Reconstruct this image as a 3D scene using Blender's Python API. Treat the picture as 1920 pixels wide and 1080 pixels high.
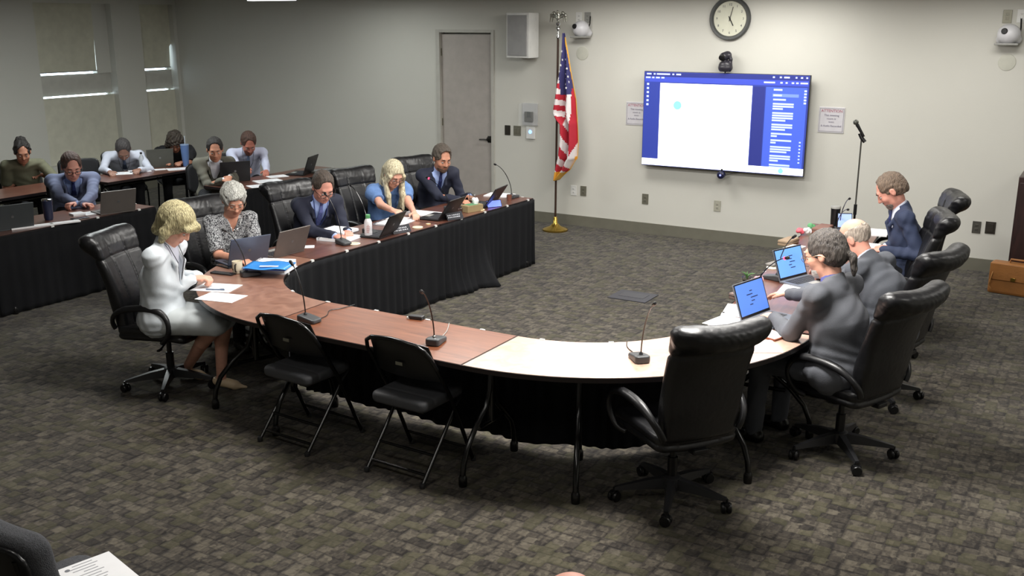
import bpy, bmesh, math, random
import numpy as np
from mathutils import Vector, Matrix
random.seed(7)
for o in list(bpy.data.objects): bpy.data.objects.remove(o)
C = bpy.context.scene.collection
PI = math.pi
R_ = math.radians
# ------------------------------------------------------------------ camera, world, lights, exposure
CAM_H = 2.62
PITCH = math.atan(502/1885.)
YAW = R_(30.7)
cd = bpy.data.cameras.new('camera'); cd.sensor_width = 36; cd.lens = 1885/1920*36; cd.clip_start = .05; cd.clip_end = 200
cam = bpy.data.objects.new('camera', cd); C.objects.link(cam)
cam.location = (0, 0, CAM_H); cam.rotation_euler = (PI/2-PITCH, 0, YAW)
bpy.context.scene.camera = cam
sc = bpy.context.scene
sc.view_settings.view_transform = 'Standard'; sc.view_settings.look = 'None'
sc.view_settings.gamma = 1; sc.view_settings.use_curve_mapping = False
sc.view_settings.exposure = 0.0
wd = bpy.data.worlds.new('world'); sc.world = wd; wd.use_nodes = True
wd.node_tree.nodes['Background'].inputs[0].default_value = (.75, .87, 1, 1)
wd.node_tree.nodes['Background'].inputs[1].default_value = 7.0
CEIL = 3.0
def area(x, y, sx, sy, power, col=(1, .975, .93), z=CEIL-.075, spread=180):
    l = bpy.data.lights.new('ceiling_lamp', 'AREA'); l.shape = 'RECTANGLE'; l.size = sx; l.size_y = sy
    l.energy = power; l.color = col; l.spread = R_(spread)
    o = bpy.data.objects.new('ceiling_lamp', l); C.objects.link(o); o.location = (x, y, z)
    return o
# lit troffers: x, y, watts.  The last one is added to brighten the dark left end.
LAMPS = [(-5.1, 10.35, 36), (-3.3, 10.75, 27), (-1.2, 10.35, 24), (-4.9, 7.6, 68), (-2.2, 7.6, 85), (-4.9, 4.9, 60), (-2.0, 5.2, 160),
         (-3.4, 2.2, 14), (-.9, 2.2, 11), (-8.6, 10.4, 13), (1.4, 5.5, 26), (1.4, 9.0, 20), (-9.8, 7.6, 78)]
for x, y, e in LAMPS: area(x, y, 1.15, .55, e, (1, .975, .93) if x > -8 else (.94, 1, .99))

# ------------------------------------------------------------------ geometry helpers
_th = PITCH
_F = np.array([-math.sin(YAW)*math.cos(_th), math.cos(YAW)*math.cos(_th), -math.sin(_th)])
_R = np.array([math.cos(YAW), math.sin(YAW), 0.]); _U = np.cross(_R, _F)
def at(px, py, z):                      # the point of the plane at height z that a photo pixel sees
    d = _F*1885+_R*(px-960)+_U*(540-py)
    t = (z-CAM_H)/d[2]
    return Vector((d[0]*t, d[1]*t, z))
def atY(px, py, Y):                     # the same on the plane y = Y
    d = _F*1885+_R*(px-960)+_U*(540-py)
    t = Y/d[1]
    return Vector((d[0]*t, Y, CAM_H+d[2]*t))

def lin(c):
    return tuple(((v/255)/12.92 if v/255 <= .04045 else ((v/255+.055)/1.055)**2.4) for v in c)
MATS = {}
def M(name, col, rough=.6, metal=0, bump=None, var=None, coat=0, emit=None, spec=.5, stretch=(1, 1, 1), col2=None, sheen=0, alpha=1, trans=0):
    if name in MATS: return MATS[name]
    m = bpy.data.materials.new(name); m.use_nodes = True
    nt = m.node_tree; b = nt.nodes['Principled BSDF']
    c = lin(col)
    b.inputs['Base Color'].default_value = (*c, 1)
    b.inputs['Roughness'].default_value = rough; b.inputs['Metallic'].default_value = metal
    b.inputs['Specular IOR Level'].default_value = spec
    b.inputs['Coat Weight'].default_value = coat
    b.inputs['Coat Roughness'].default_value = .12
    if sheen: b.inputs['Sheen Weight'].default_value = sheen
    if trans: b.inputs['Transmission Weight'].default_value = trans
    if alpha < 1: b.inputs['Alpha'].default_value = alpha
    if emit:
        b.inputs['Emission Color'].default_value = (*lin(col), 1); b.inputs['Emission Strength'].default_value = emit
    tc = nt.nodes.new('ShaderNodeTexCoord'); mp = nt.nodes.new('ShaderNodeMapping')
    mp.inputs['Scale'].default_value = stretch
    nt.links.new(tc.outputs['Object'], mp.inputs[0])
    v = var or (9, .06)
    n = nt.nodes.new('ShaderNodeTexNoise'); n.inputs['Scale'].default_value = v[0]; n.inputs['Detail'].default_value = 4
    nt.links.new(mp.outputs[0], n.inputs['Vector'])
    r = nt.nodes.new('ShaderNodeValToRGB'); r.color_ramp.elements[0].position = .3; r.color_ramp.elements[1].position = .7
    if col2: a0 = lin(col2); a1 = c
    else:
        a0 = tuple(max(0, k*(1-v[1])) for k in c); a1 = tuple(min(1, k*(1+v[1])) for k in c)
    r.color_ramp.elements[0].color = (*a0, 1); r.color_ramp.elements[1].color = (*a1, 1)
    nt.links.new(n.outputs['Fac'], r.inputs[0])
    if not emit: nt.links.new(r.outputs[0], b.inputs['Base Color'])
    if bump:
        n2 = nt.nodes.new('ShaderNodeTexNoise'); n2.inputs['Scale'].default_value = bump[0]; n2.inputs['Detail'].default_value = 5
        nt.links.new(mp.outputs[0], n2.inputs['Vector'])
        bp = nt.nodes.new('ShaderNodeBump'); bp.inputs['Strength'].default_value = bump[1]; bp.inputs['Distance'].default_value = .01
        nt.links.new(n2.outputs['Fac'], bp.inputs['Height']); nt.links.new(bp.outputs[0], b.inputs['Normal'])
    MATS[name] = m
    return m

class MB:
    def __init__(s): s.v = []; s.f = []; s.mi = []; s.T = Matrix.Identity(4); s.m = 0
    def add(s, vs, fs, m=None):
        o = len(s.v); T = s.T
        s.v += [tuple(T @ Vector(v)) for v in vs]
        s.f += [tuple(i+o for i in f) for f in fs]
        s.mi += [s.m if m is None else m]*len(fs)
        return s
    def box(s, c, d, m=None, bev=0, rot=None):
        x, y, z = d[0]/2, d[1]/2, d[2]/2
        if bev <= 0:
            vs = [(-x,-y,-z),(x,-y,-z),(x,y,-z),(-x,y,-z),(-x,-y,z),(x,-y,z),(x,y,z),(-x,y,z)]
            fs = [(0,3,2,1),(4,5,6,7),(0,1,5,4),(1,2,6,5),(2,3,7,6),(3,0,4,7)]
        else:
            bm = bmesh.new(); bmesh.ops.create_cube(bm, size=1)
            for v in bm.verts: v.co = Vector((v.co.x*d[0], v.co.y*d[1], v.co.z*d[2]))
            bmesh.ops.bevel(bm, geom=bm.edges[:], offset=bev, segments=2, profile=.6, affect='EDGES')
            vs = [tuple(v.co) for v in bm.verts]; bm.verts.index_update()
            fs = [tuple(v.index for v in f.verts) for f in bm.faces]; bm.free()
        L = Matrix.Translation(c) @ (rot.to_4x4() if rot else Matrix.Identity(4))
        return s.add([tuple(L @ Vector(v)) for v in vs], fs, m)
    def tube(s, pts, r, n=8, m=None, cap=True, flat=1.0):
        P = [Vector(p) for p in pts]; rr = r if isinstance(r, (list, tuple)) else [r]*len(P)
        vs = []; fs = []; up = None
        for i, p in enumerate(P):
            t = (P[min(i+1, len(P)-1)]-P[max(i-1, 0)])
            t = t.normalized() if t.length > 1e-9 else Vector((0, 0, 1))
            if up is None: up = Vector((0, 0, 1)) if abs(t.z) < .9 else Vector((1, 0, 0))
            up = (up-t*up.dot(t))
            up = up.normalized() if up.length > 1e-6 else t.orthogonal().normalized()
            sd = t.cross(up)
            for k in range(n):
                a = 2*PI*k/n
                vs.append(tuple(p+(sd*math.cos(a)+up*math.sin(a)*flat)*rr[i]))
        for i in range(len(P)-1):
            for k in range(n):
                a = i*n+k; b = i*n+(k+1) % n
                fs.append((a, b, b+n, a+n))
        if cap:
            fs.append(tuple(range(n-1, -1, -1))); fs.append(tuple(range((len(P)-1)*n, len(P)*n)))
        return s.add(vs, fs, m)
    def lathe(s, prof, n=24, m=None, c=(0, 0, 0)):
        vs = []; fs = []
        for r, z in prof:
            for k in range(n):
                a = 2*PI*k/n; vs.append((c[0]+r*math.cos(a), c[1]+r*math.sin(a), c[2]+z))
        for i in range(len(prof)-1):
            for k in range(n):
                a = i*n+k; b = i*n+(k+1) % n
                fs.append((a, b, b+n, a+n))
        fs.append(tuple(range(n-1, -1, -1))); fs.append(tuple(range((len(prof)-1)*n, len(prof)*n)))
        return s.add(vs, fs, m)
    def prism(s, poly, z0, z1, m=None):
        n = len(poly)
        vs = [(x, y, z0) for x, y in poly]+[(x, y, z1) for x, y in poly]
        fs = [tuple(range(n-1, -1, -1)), tuple(range(n, 2*n))]+[(i, (i+1) % n, (i+1) % n+n, i+n) for i in range(n)]
        return s.add(vs, fs, m)
    def sphere(s, c, r, n=12, m=None):
        rr = r if isinstance(r, (list, tuple)) else (r, r, r)
        prof = []
        vs = []; fs = []
        for i in range(n//2+1):
            ph = PI*i/(n//2)
            for k in range(n):
                a = 2*PI*k/n
                vs.append((c[0]+rr[0]*math.sin(ph)*math.cos(a), c[1]+rr[1]*math.sin(ph)*math.sin(a), c[2]-rr[2]*math.cos(ph)))
        for i in range(n//2):
            for k in range(n):
                a = i*n+k; b = i*n+(k+1) % n
                fs.append((a, b, b+n, a+n))
        return s.add(vs, fs, m)
    def build(s, name, mats, parent=None, smooth=False, loc=None, rz=0):
        me = bpy.data.meshes.new(name); me.from_pydata(s.v, [], s.f)
        if not isinstance(mats, (list, tuple)): mats = [mats]
        for m in mats: me.materials.append(m)
        if len(mats) > 1: me.polygons.foreach_set('material_index', s.mi)
        me.validate()
        bm = bmesh.new(); bm.from_mesh(me); bmesh.ops.recalc_face_normals(bm, faces=bm.faces[:]); bm.to_mesh(me); bm.free()
        if smooth:
            me.polygons.foreach_set('use_smooth', [True]*len(me.polygons))
            try: me.set_sharp_from_angle(angle=R_(42))
            except Exception: pass
        o = bpy.data.objects.new(name, me); C.objects.link(o)
        if parent: o.parent = parent
        if loc is not None: o.location = loc
        o.rotation_euler.z = rz
        return o

def tag(o, label=None, cat=None, group=None, kind=None):
    if label: o['label'] = label
    if cat: o['category'] = cat
    if group: o['group'] = group
    if kind: o['kind'] = kind
    return o
def empty(name, loc, rz=0, label=None, cat=None, group=None):
    o = bpy.data.objects.new(name, None); C.objects.link(o); o.location = loc; o.rotation_euler = (0, 0, rz)
    o.empty_display_size = .1
    return tag(o, label, cat, group)
def struct(o): o['kind'] = 'structure'; return o
def copy_tree(o, parent=None):
    c = o.copy(); C.objects.link(c); c.parent = parent
    for ch in list(o.children): copy_tree(ch, c)
    return c
def clone(o, loc, rz, label=None, group=None):
    c = copy_tree(o); c.location = loc; c.rotation_euler = (0, 0, rz)
    if label: c['label'] = label
    if group: c['group'] = group
    return c
def text(name, s, size, mat, parent, loc, rot=(PI/2, 0, 0), align='CENTER', ext=.0008, bold=0):
    cu = bpy.data.curves.new(name, 'FONT'); cu.body = s; cu.size = size; cu.align_x = align; cu.align_y = 'CENTER'; cu.extrude = ext
    cu.offset = bold; cu.resolution_u = 2
    t = bpy.data.objects.new(name, cu); C.objects.link(t)
    bpy.context.view_layer.update()
    dg = bpy.context.evaluated_depsgraph_get()
    me = bpy.data.meshes.new_from_object(t.evaluated_get(dg))
    bpy.data.objects.remove(t)
    o = bpy.data.objects.new(name, me); C.objects.link(o); me.materials.clear(); me.materials.append(mat)
    o.parent = parent; o.location = loc; o.rotation_euler = rot
    return o

# ---------------------------------------------------------------- signed-distance modelling (organic shapes)
V3 = lambda p: np.array(p, dtype=np.float64)
class SDF:
    def __init__(s, lo, hi, h):
        s.lo = V3(lo); s.h = h
        s.n = np.ceil((V3(hi)-s.lo)/h).astype(int)+1
        s.d = np.full(s.n, 9., np.float32)
        s.ax = [s.lo[i]+h*np.arange(s.n[i]) for i in range(3)]
    def sl(s, lo, hi):
        a = np.clip(np.floor((V3(lo)-s.lo)/s.h).astype(int), 0, s.n-1)
        b = np.clip(np.ceil((V3(hi)-s.lo)/s.h).astype(int)+1, 1, s.n)
        b = np.maximum(b, a+1)
        S = tuple(slice(a[i], b[i]) for i in range(3))
        g = np.meshgrid(*[s.ax[i][S[i]] for i in range(3)], indexing='ij')
        return S, g
    def un(s, fn, lo, hi, k=.01):
        pad = k+s.h*2.5
        S, g = s.sl(V3(lo)-pad, V3(hi)+pad)
        v = fn(*g); a = s.d[S]
        h = np.maximum(k-np.abs(a-v), 0)/k
        s.d[S] = np.minimum(a, v)-h*h*k*.25
        return s
    def cut(s, fn, lo, hi, k=.005):
        S, g = s.sl(lo, hi)
        v = -fn(*g); a = s.d[S]
        h = np.maximum(k-np.abs(a-v), 0)/k
        s.d[S] = np.maximum(a, v)+h*h*k*.25
        return s
    def disp(s, fn, lo=None, hi=None):
        S, g = s.sl(lo if lo is not None else s.lo, hi if hi is not None else s.lo+s.n*s.h)
        s.d[S] += fn(*g).astype(np.float32)
        return s
    def cap(s, a, b, ra, rb=None, k=.015):
        a = V3(a); b = V3(b); rb = ra if rb is None else rb
        ba = b-a; L = max(ba@ba, 1e-9)
        def f(x, y, z):
            px, py, pz = x-a[0], y-a[1], z-a[2]
            t = np.clip((px*ba[0]+py*ba[1]+pz*ba[2])/L, 0, 1)
            return np.sqrt((px-t*ba[0])**2+(py-t*ba[1])**2+(pz-t*ba[2])**2)-(ra+(rb-ra)*t)
        r = max(ra, rb)
        return s.un(f, np.minimum(a, b)-r, np.maximum(a, b)+r, k)
    def path(s, pts, rs, k=.012):
        for i in range(len(pts)-1): s.cap(pts[i], pts[i+1], rs[i], rs[i+1], k)
        return s
    @staticmethod
    def ellf(c, r, A=None):
        c = V3(c); r = V3(r)
        def f(x, y, z):
            px, py, pz = x-c[0], y-c[1], z-c[2]
            if A is not None:
                px, py, pz = (px*A[0][0]+py*A[0][1]+pz*A[0][2], px*A[1][0]+py*A[1][1]+pz*A[1][2], px*A[2][0]+py*A[2][1]+pz*A[2][2])
            k0 = np.sqrt((px/r[0])**2+(py/r[1])**2+(pz/r[2])**2)
            k1 = np.sqrt((px/r[0]**2)**2+(py/r[1]**2)**2+(pz/r[2]**2)**2)+1e-6
            return np.where(k0 < .05, -r.min(), k0*(k0-1)/k1)
        return f
    def ell(s, c, r, A=None, k=.015):
        m = max(r); c = V3(c)
        return s.un(s.ellf(c, r, A), c-m, c+m, k)
    def ellcut(s, c, r, A=None, k=.006):
        m = max(r)+.02; c = V3(c)
        return s.cut(s.ellf(c, r, A), c-m, c+m, k)
    def ecap(s, a, b, r0, r1, right=(1, 0, 0), k=.02):
        a = V3(a); b = V3(b); w = b-a; L = np.linalg.norm(w); w = w/L
        u = V3(right); u = u-w*(u@w); u /= np.linalg.norm(u); v = np.cross(w, u)
        def f(x, y, z):
            px, py, pz = x-a[0], y-a[1], z-a[2]
            q0 = px*u[0]+py*u[1]+pz*u[2]; q1 = px*v[0]+py*v[1]+pz*v[2]; q2 = px*w[0]+py*w[1]+pz*w[2]
            t = np.clip(q2/L, 0, 1); rx = r0[0]+(r1[0]-r0[0])*t; ry = r0[1]+(r1[1]-r0[1])*t
            q2 = q2-t*L; rc = np.minimum(rx, ry)
            k0 = np.sqrt((q0/rx)**2+(q1/ry)**2+(q2/rc)**2)
            k1 = np.sqrt((q0/rx**2)**2+(q1/ry**2)**2+(q2/rc**2)**2)+1e-6
            return np.where(k0 < .05, -rc, k0*(k0-1)/k1)
        m = max(*r0, *r1)
        return s.un(f, np.minimum(a, b)-m, np.maximum(a, b)+m, k)
    def mesh(s, name, mats, parent=None, paint=None, loc=None, rz=0):
        d = s.d; h = s.h
        ins = (d < 0)
        n0, n1, n2 = d.shape
        cnt = np.zeros((n0-1, n1-1, n2-1), np.int8)
        for i in (0, 1):
            for j in (0, 1):
                for k in (0, 1): cnt += ins[i:n0-1+i, j:n1-1+j, k:n2-1+k]
        act = (cnt > 0) & (cnt < 8)
        idx = np.full(cnt.shape, -1, np.int32); I, J, K = np.nonzero(act); N = len(I); idx[act] = np.arange(N)
        acc = np.zeros((N, 3)); num = np.zeros(N)
        cor = [(i, j, k) for i in (0, 1) for j in (0, 1) for k in (0, 1)]
        for a in cor:
            for b in cor:
                if b > a and sum(abs(a[t]-b[t]) for t in range(3)) == 1:
                    da = d[I+a[0], J+a[1], K+a[2]]; db = d[I+b[0], J+b[1], K+b[2]]
                    m = (da < 0) != (db < 0)
                    t = np.where(m, da/np.where(m, da-db, 1), 0)
                    for q in range(3): acc[:, q] += np.where(m, a[q]+(b[q]-a[q])*t, 0)
                    num += m
        acc /= num[:, None]
        P = (np.stack([I, J, K], 1)+acc)*h+s.lo
        F = []
        for ax in range(3):
            A = [slice(1, -1)]*3; A[ax] = slice(0, -1); B = list(A); B[ax] = slice(1, None)
            ia = ins[tuple(A)]; ib = ins[tuple(B)]
            m = ia != ib
            g = list(np.nonzero(m)); fl = ia[m]
            o1, o2 = [(1, 2), (2, 0), (0, 1)][ax]
            base = [g[q]+(0 if q == ax else 1) for q in range(3)]
            def cell(e1, e2):
                q = [base[0].copy(), base[1].copy(), base[2].copy()]
                q[o1] -= e1; q[o2] -= e2
                return idx[q[0], q[1], q[2]]
            Q = np.stack([cell(1, 1), cell(0, 1), cell(0, 0), cell(1, 0)], 1)
            Q[~fl] = Q[~fl][:, ::-1]
            F.append(Q)
        F = np.concatenate(F); F = F[(F >= 0).all(1)]
        # gentle relaxation
        for _ in range(2):
            S = np.zeros_like(P); c = np.zeros(N)
            for q in range(4):
                np.add.at(S, F[:, q], P[F[:, (q+1) % 4]]); np.add.at(c, F[:, q], 1)
            c = np.maximum(c, 1); P = P*.6+(S/c[:, None])*.4
        me = bpy.data.meshes.new(name)
        me.vertices.add(N); me.vertices.foreach_set('co', P.astype(np.float32).ravel())
        me.loops.add(len(F)*4); me.loops.foreach_set('vertex_index', F.astype(np.int32).ravel())
        me.polygons.add(len(F)); me.polygons.foreach_set('loop_start', np.arange(0, len(F)*4, 4, dtype=np.int32))
        me.polygons.foreach_set('loop_total', np.full(len(F), 4, np.int32))
        me.polygons.foreach_set('use_smooth', np.ones(len(F), bool))
        if not isinstance(mats, (list, tuple)): mats = [mats]
        for m_ in mats: me.materials.append(m_)
        if paint:
            c = P[F].mean(1); mi = np.zeros(len(F), np.int32)
            for fn, q in paint: mi[fn(c[:, 0], c[:, 1], c[:, 2])] = q
            me.polygons.foreach_set('material_index', mi)
        me.update(calc_edges=True)
        o = bpy.data.objects.new(name, me); C.objects.link(o)
        if parent: o.parent = parent
        if loc is not None: o.location = loc
        o.rotation_euler.z = rz
        return o
# ------------------------------------------------------------------ materials
wall_m = M('wall_paint', (208, 207, 199), .75, bump=(60, .05), var=(1.5, .015))
ceil_m = M('ceiling_tile', (205, 205, 200), .9, bump=(90, .2))
base_m = M('vinyl_base', (112, 110, 98), .5)
door_m = M('door_paint', (176, 169, 163), .55)
frame_m = M('frame_paint', (188, 186, 178), .5)
blind_m = M('roller_shade', (206, 204, 186), .9, bump=(120, .1))
XXX = 0
white_p = M('white_plastic', (225, 225, 222), .4)
grey_p = M('grey_plastic', (150, 150, 146), .45)
plate_m = M('steel_plate', (128, 126, 112), .4, .4)
dark_p = M('dark_plastic', (38, 38, 40), .4)
black_p = M('black_plastic', (16, 16, 18), .35)
black_m = M('black_metal', (12, 12, 13), .22, spec=.6)
chrome = M('chrome', (200, 200, 200), .15, 1)
brass = M('brass', (190, 160, 80), .22, 1)
paper_m = M('paper', (236, 236, 238), .8, var=(14, .02))
ink_m = M('print_ink', (70, 72, 80), .8)
leather = M('black_leather', (15, 15, 18), .40, bump=(26, .22), spec=.6, var=(5, .15))
skirt_m = M('black_cloth', (17, 18, 21), .9, bump=(80, .15), var=(6, .12), spec=.25)
glass_m = M('clear_glass', (235, 240, 240), .05, trans=1)

DIST = []
def carpet():
    m = bpy.data.materials.new('carpet'); m.use_nodes = True; nt = m.node_tree; b = nt.nodes['Principled BSDF']
    b.inputs['Roughness'].default_value = 1; b.inputs['Specular IOR Level'].default_value = .1; b.inputs['Sheen Weight'].default_value = .15; b.inputs['Sheen Roughness'].default_value = .5
    tc = nt.nodes.new('ShaderNodeTexCoord')
    def vor(sc, st, rot, rnd=.8):
        mp = nt.nodes.new('ShaderNodeMapping'); mp.inputs['Scale'].default_value = st; mp.inputs['Rotation'].default_value = (0, 0, rot)
        nt.links.new(tc.outputs['Object'], mp.inputs[0])
        v = nt.nodes.new('ShaderNodeTexVoronoi'); v.distance = 'CHEBYCHEV'; v.inputs['Scale'].default_value = sc; v.inputs['Randomness'].default_value = rnd
        nt.links.new(mp.outputs[0], v.inputs['Vector'])
        s = nt.nodes.new('ShaderNodeSeparateColor'); nt.links.new(v.outputs['Color'], s.inputs[0]); DIST.append(v.outputs['Distance']); return s
    a = vor(14, (1, 1.15, 1), 0, .42); c = vor(30, (1.7, 1, 1), 0)
    n = nt.nodes.new('ShaderNodeTexNoise'); n.inputs['Scale'].default_value = 55; n.inputs['Detail'].default_value = 6
    nt.links.new(tc.outputs['Object'], n.inputs['Vector'])
    def math_(op, x, y):
        q = nt.nodes.new('ShaderNodeMath'); q.operation = op
        for i, k in enumerate((x, y)):
            if isinstance(k, (int, float)): q.inputs[i].default_value = k
            else: nt.links.new(k, q.inputs[i])
        return q.outputs[0]
    t = math_('ADD', math_('MULTIPLY', a.outputs[0], .38), math_('MULTIPLY', c.outputs[0], .32))
    t = math_('ADD', t, math_('MULTIPLY', n.outputs['Fac'], .42))
    t = math_('SUBTRACT', t, math_('MULTIPLY', math_('MAXIMUM', math_('SUBTRACT', DIST[0], .36), 0), 1.6))
    r = nt.nodes.new('ShaderNodeValToRGB'); e = r.color_ramp.elements
    e[0].position = .16; e[0].color = (*lin((34, 31, 29)), 1); e[1].position = .92; e[1].color = (*lin((98, 92, 80)), 1)
    q = e.new(.5); q.color = (*lin((62, 57, 51)), 1)
    nt.links.new(t, r.inputs[0])
    mx = nt.nodes.new('ShaderNodeMix'); mx.data_type = 'RGBA'
    ol = math_('MULTIPLY', math_('GREATER_THAN', a.outputs[1], .72), .45)
    nt.links.new(ol, mx.inputs[0]); nt.links.new(r.outputs[0], mx.inputs[6]); mx.inputs[7].default_value = (*lin((72, 70, 50)), 1)
    nt.links.new(mx.outputs[2], b.inputs['Base Color'])
    bp = nt.nodes.new('ShaderNodeBump'); bp.inputs['Strength'].default_value = .5; bp.inputs['Distance'].default_value = .01
    nt.links.new(t, bp.inputs['Height']); nt.links.new(bp.outputs[0], b.inputs['Normal'])
    return m
carpet_m = carpet()
def wood(name, c0, c1, rough, coat, st=(1, 9, 9)):
    m = bpy.data.materials.new(name); m.use_nodes = True; nt = m.node_tree; b = nt.nodes['Principled BSDF']
    b.inputs['Roughness'].default_value = rough; b.inputs['Coat Weight'].default_value = coat; b.inputs['Coat Roughness'].default_value = .3
    tc = nt.nodes.new('ShaderNodeTexCoord'); mp = nt.nodes.new('ShaderNodeMapping'); mp.inputs['Scale'].default_value = st
    nt.links.new(tc.outputs['Object'], mp.inputs[0])
    n = nt.nodes.new('ShaderNodeTexNoise'); n.inputs['Scale'].default_value = 3; n.inputs['Detail'].default_value = 8; n.inputs['Distortion'].default_value = 1.2
    nt.links.new(mp.outputs[0], n.inputs['Vector'])
    r = nt.nodes.new('ShaderNodeValToRGB'); r.color_ramp.elements[0].position = .32; r.color_ramp.elements[1].position = .68
    r.color_ramp.elements[0].color = (*lin(c0), 1); r.color_ramp.elements[1].color = (*lin(c1), 1)
    nt.links.new(n.outputs['Fac'], r.inputs[0]); nt.links.new(r.outputs[0], b.inputs['Base Color'])
    return m
wood_x = wood('laminate_grain_x', (98, 54, 34), (134, 82, 56), .33, .5)
wood_y = wood('laminate_grain_y', (84, 50, 40), (116, 74, 60), .33, .5, (9, 1, 9))
wood_dk = wood('dark_wood', (34, 20, 20), (54, 32, 30), .4, .2, (9, 9, 1))

# ------------------------------------------------------------------ room shell
D = 11.66; XL = -13.22; XR = 3.6; YF = -2.6
struct(MB().box(((XL-.4+XR)/2, (YF+D)/2, -.05), (XR-XL+.9, D-YF+.6, .1)).build('floor', carpet_m))
struct(MB().box(((XL-.4+XR)/2, (YF+D)/2, CEIL+.05), (XR-XL+.9, D-YF+.6, .1)).build('ceiling', ceil_m))
DX0, DX1, DZ = -8.13, -7.2, 2.50
w = MB()
w.box(((XL-.3+DX0)/2, D+.1, CEIL/2), (DX0-XL+.3, .2, CEIL)); w.box(((DX1+XR)/2, D+.1, CEIL/2), (XR-DX1, .2, CEIL))
w.box(((DX0+DX1)/2, D+.1, (DZ+CEIL)/2), (DX1-DX0, .2, CEIL-DZ)); w.box(((DX0+DX1)/2, D+.17, DZ/2), (DX1-DX0, .04, DZ))
struct(w.build('wall_back', wall_m))
struct(MB().box((XR+.1, (YF+D)/2, CEIL/2), (.2, D-YF+.4, CEIL)).build('wall_right', wall_m))
struct(MB().box(((XL+XR)/2, YF-.1, CEIL/2), (XR-XL+.6, .2, CEIL)).build('wall_front', wall_m))
w = MB()
WINS = [(9.13, 10.42, 10.16), (10.95, 11.60, 11.56)]; W0, W1 = .55, 2.86
prev = YF-.2
for a, b, _ in WINS:
    w.box((XL-.14, (prev+a)/2, CEIL/2), (.28, a-prev, CEIL)); prev = b
    w.box((XL-.14, (a+b)/2, W0/2), (.28, b-a, W0)); w.box((XL-.14, (a+b)/2, (W1+CEIL)/2), (.28, b-a, CEIL-W1))
w.box((XL-.14, (prev+D+.2)/2, CEIL/2), (.28, D+.2-prev, CEIL))
struct(w.build('wall_left', wall_m))
shade_g = M('shade_lower', (208, 206, 190), .9)
for i, (a, b, e) in enumerate(WINS):
    r = empty('window_%d' % (i+1), (XL-.17, (a+b)/2, W0)); struct(r)
    hw = (b-a)/2; H = W1-W0
    f = MB(); X = -.06
    for y0, y1, z0, z1 in [(-hw, hw, 0, .05), (-hw, hw, H-.05, H), (-hw, -hw+.04, 0, H), (hw-.04, hw, 0, H)]:
        f.box((X, (y0+y1)/2, (z0+z1)/2), (.05, y1-y0, z1-z0))
    f.build('window_frame', frame_m, r)
    MB().box((X, 0, H/2), (.008, 2*hw-.06, H-.08)).build('pane', glass_m, r)
    # transom between the two light strips, an upper shade that stops just above it and a lower shade just below
    zt0, zt1 = 1.545-W0, 1.845-W0
    MB().box((.0, 0, (zt0+zt1)/2), (.05, 2*hw-.005, zt1-zt0)).build('transom', frame_m, r)
    ye = e-(a+b)/2; zb = zt1+.045; q = MB()
    pf = [(-hw+.001, zb), (ye-.022, zb), (ye-.014, zb+.30), (ye+.002, zb+.62), (ye+.002, H), (-hw+.001, H)]
    if i: pf = [(-hw+.001, zb), (ye-.012, zb), (ye+.002, zb+.32), (hw-.001, zb+.36), (hw-.001, H), (-hw+.001, H)]
    n_ = len(pf); q.add([(.054, y, z) for y, z in pf]+[(.066, y, z) for y, z in pf], [tuple(range(n_)), tuple(range(2*n_-1, n_-1, -1))]+[(k, (k+1) % n_, (k+1) % n_+n_, k+n_) for k in range(n_)])
    q.build('roller_shade', blind_m, r)
    MB().box((.06, (-hw+e-(a+b)/2)/2, zt1+.04), (.02, e-a-.002, .014)).build('hem_bar', grey_p, r)
    MB().box((.06, 0, (zt0-.022)/2), (.014, 2*hw-.003, zt0-.022)).build('lower_shade', shade_g, r)
# the far end of each upper window beyond the shade is a solid mullion
for i, (a, b, e) in enumerate(WINS):
    if b-e > .1:
        struct(MB().box((XL-.17, (e+.006+b)/2, (1.845+W1)/2), (.10, b-e-.006, W1-1.845)).build('trim_%d' % (i+7), wall_m))
# baseboards
struct(MB().box(((DX1+XR)/2+.03, D-.008, .068), (XR-DX1-.06, .016, .136)).build('baseboard_back', base_m))
struct(MB().box(((XL+DX0)/2-.03, D-.008, .068), (DX0-XL-.06, .016, .136)).build('baseboard_back_left', base_m))
struct(MB().box((XL+.008, (YF+D)/2, .068), (.016, D-YF-.05, .136)).build('baseboard_left', base_m))
# door and its frame
dr = empty('door_1', ((DX0+DX1)/2, D, 0)); struct(dr)
hw = (DX1-DX0)/2
f = MB()
f.box((-hw+.028, .045, DZ/2), (.060, .12, DZ)); f.box((hw-.02, .045, DZ/2), (.044, .12, DZ)); f.box((.008, .046, DZ-.02), (2*hw-.104, .118, .04))
f.build('door_frame', frame_m, dr)
lf = MB().box((.01, .06, (DZ-.06)/2+.005), (2*hw-.10, .045, DZ-.08)).build('door_leaf', door_m, dr)
h = MB().lathe([(.03, 0), (.03, .012), (.012, .014), (.012, .05)], 16)
hd = MB(); hd.T = Matrix.Translation((hw-.11, .035, 1.05)) @ Matrix.Rotation(PI/2, 4, 'X')
hd.lathe([(.032, 0), (.032, .012), (.012, .014), (.012, .055)], 16); hd.T = Matrix.Identity(4)
hd.tube([(hw-.11, -.02, 1.05), (hw-.16, -.025, 1.05), (hw-.23, -.02, 1.045)], .010)
hd.box((hw-.10, .03, 1.05), (.05, .012, .09), bev=.004)
hd.build('door_handle', M('handle_steel', (70, 68, 66), .3, .8), dr, True)
hg = MB()
for z in (.3, 1.25, 2.2): hg.box((-hw+.062, .03, z), (.012, .02, .1))
hg.build('hinge', plate_m, dr)
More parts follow.
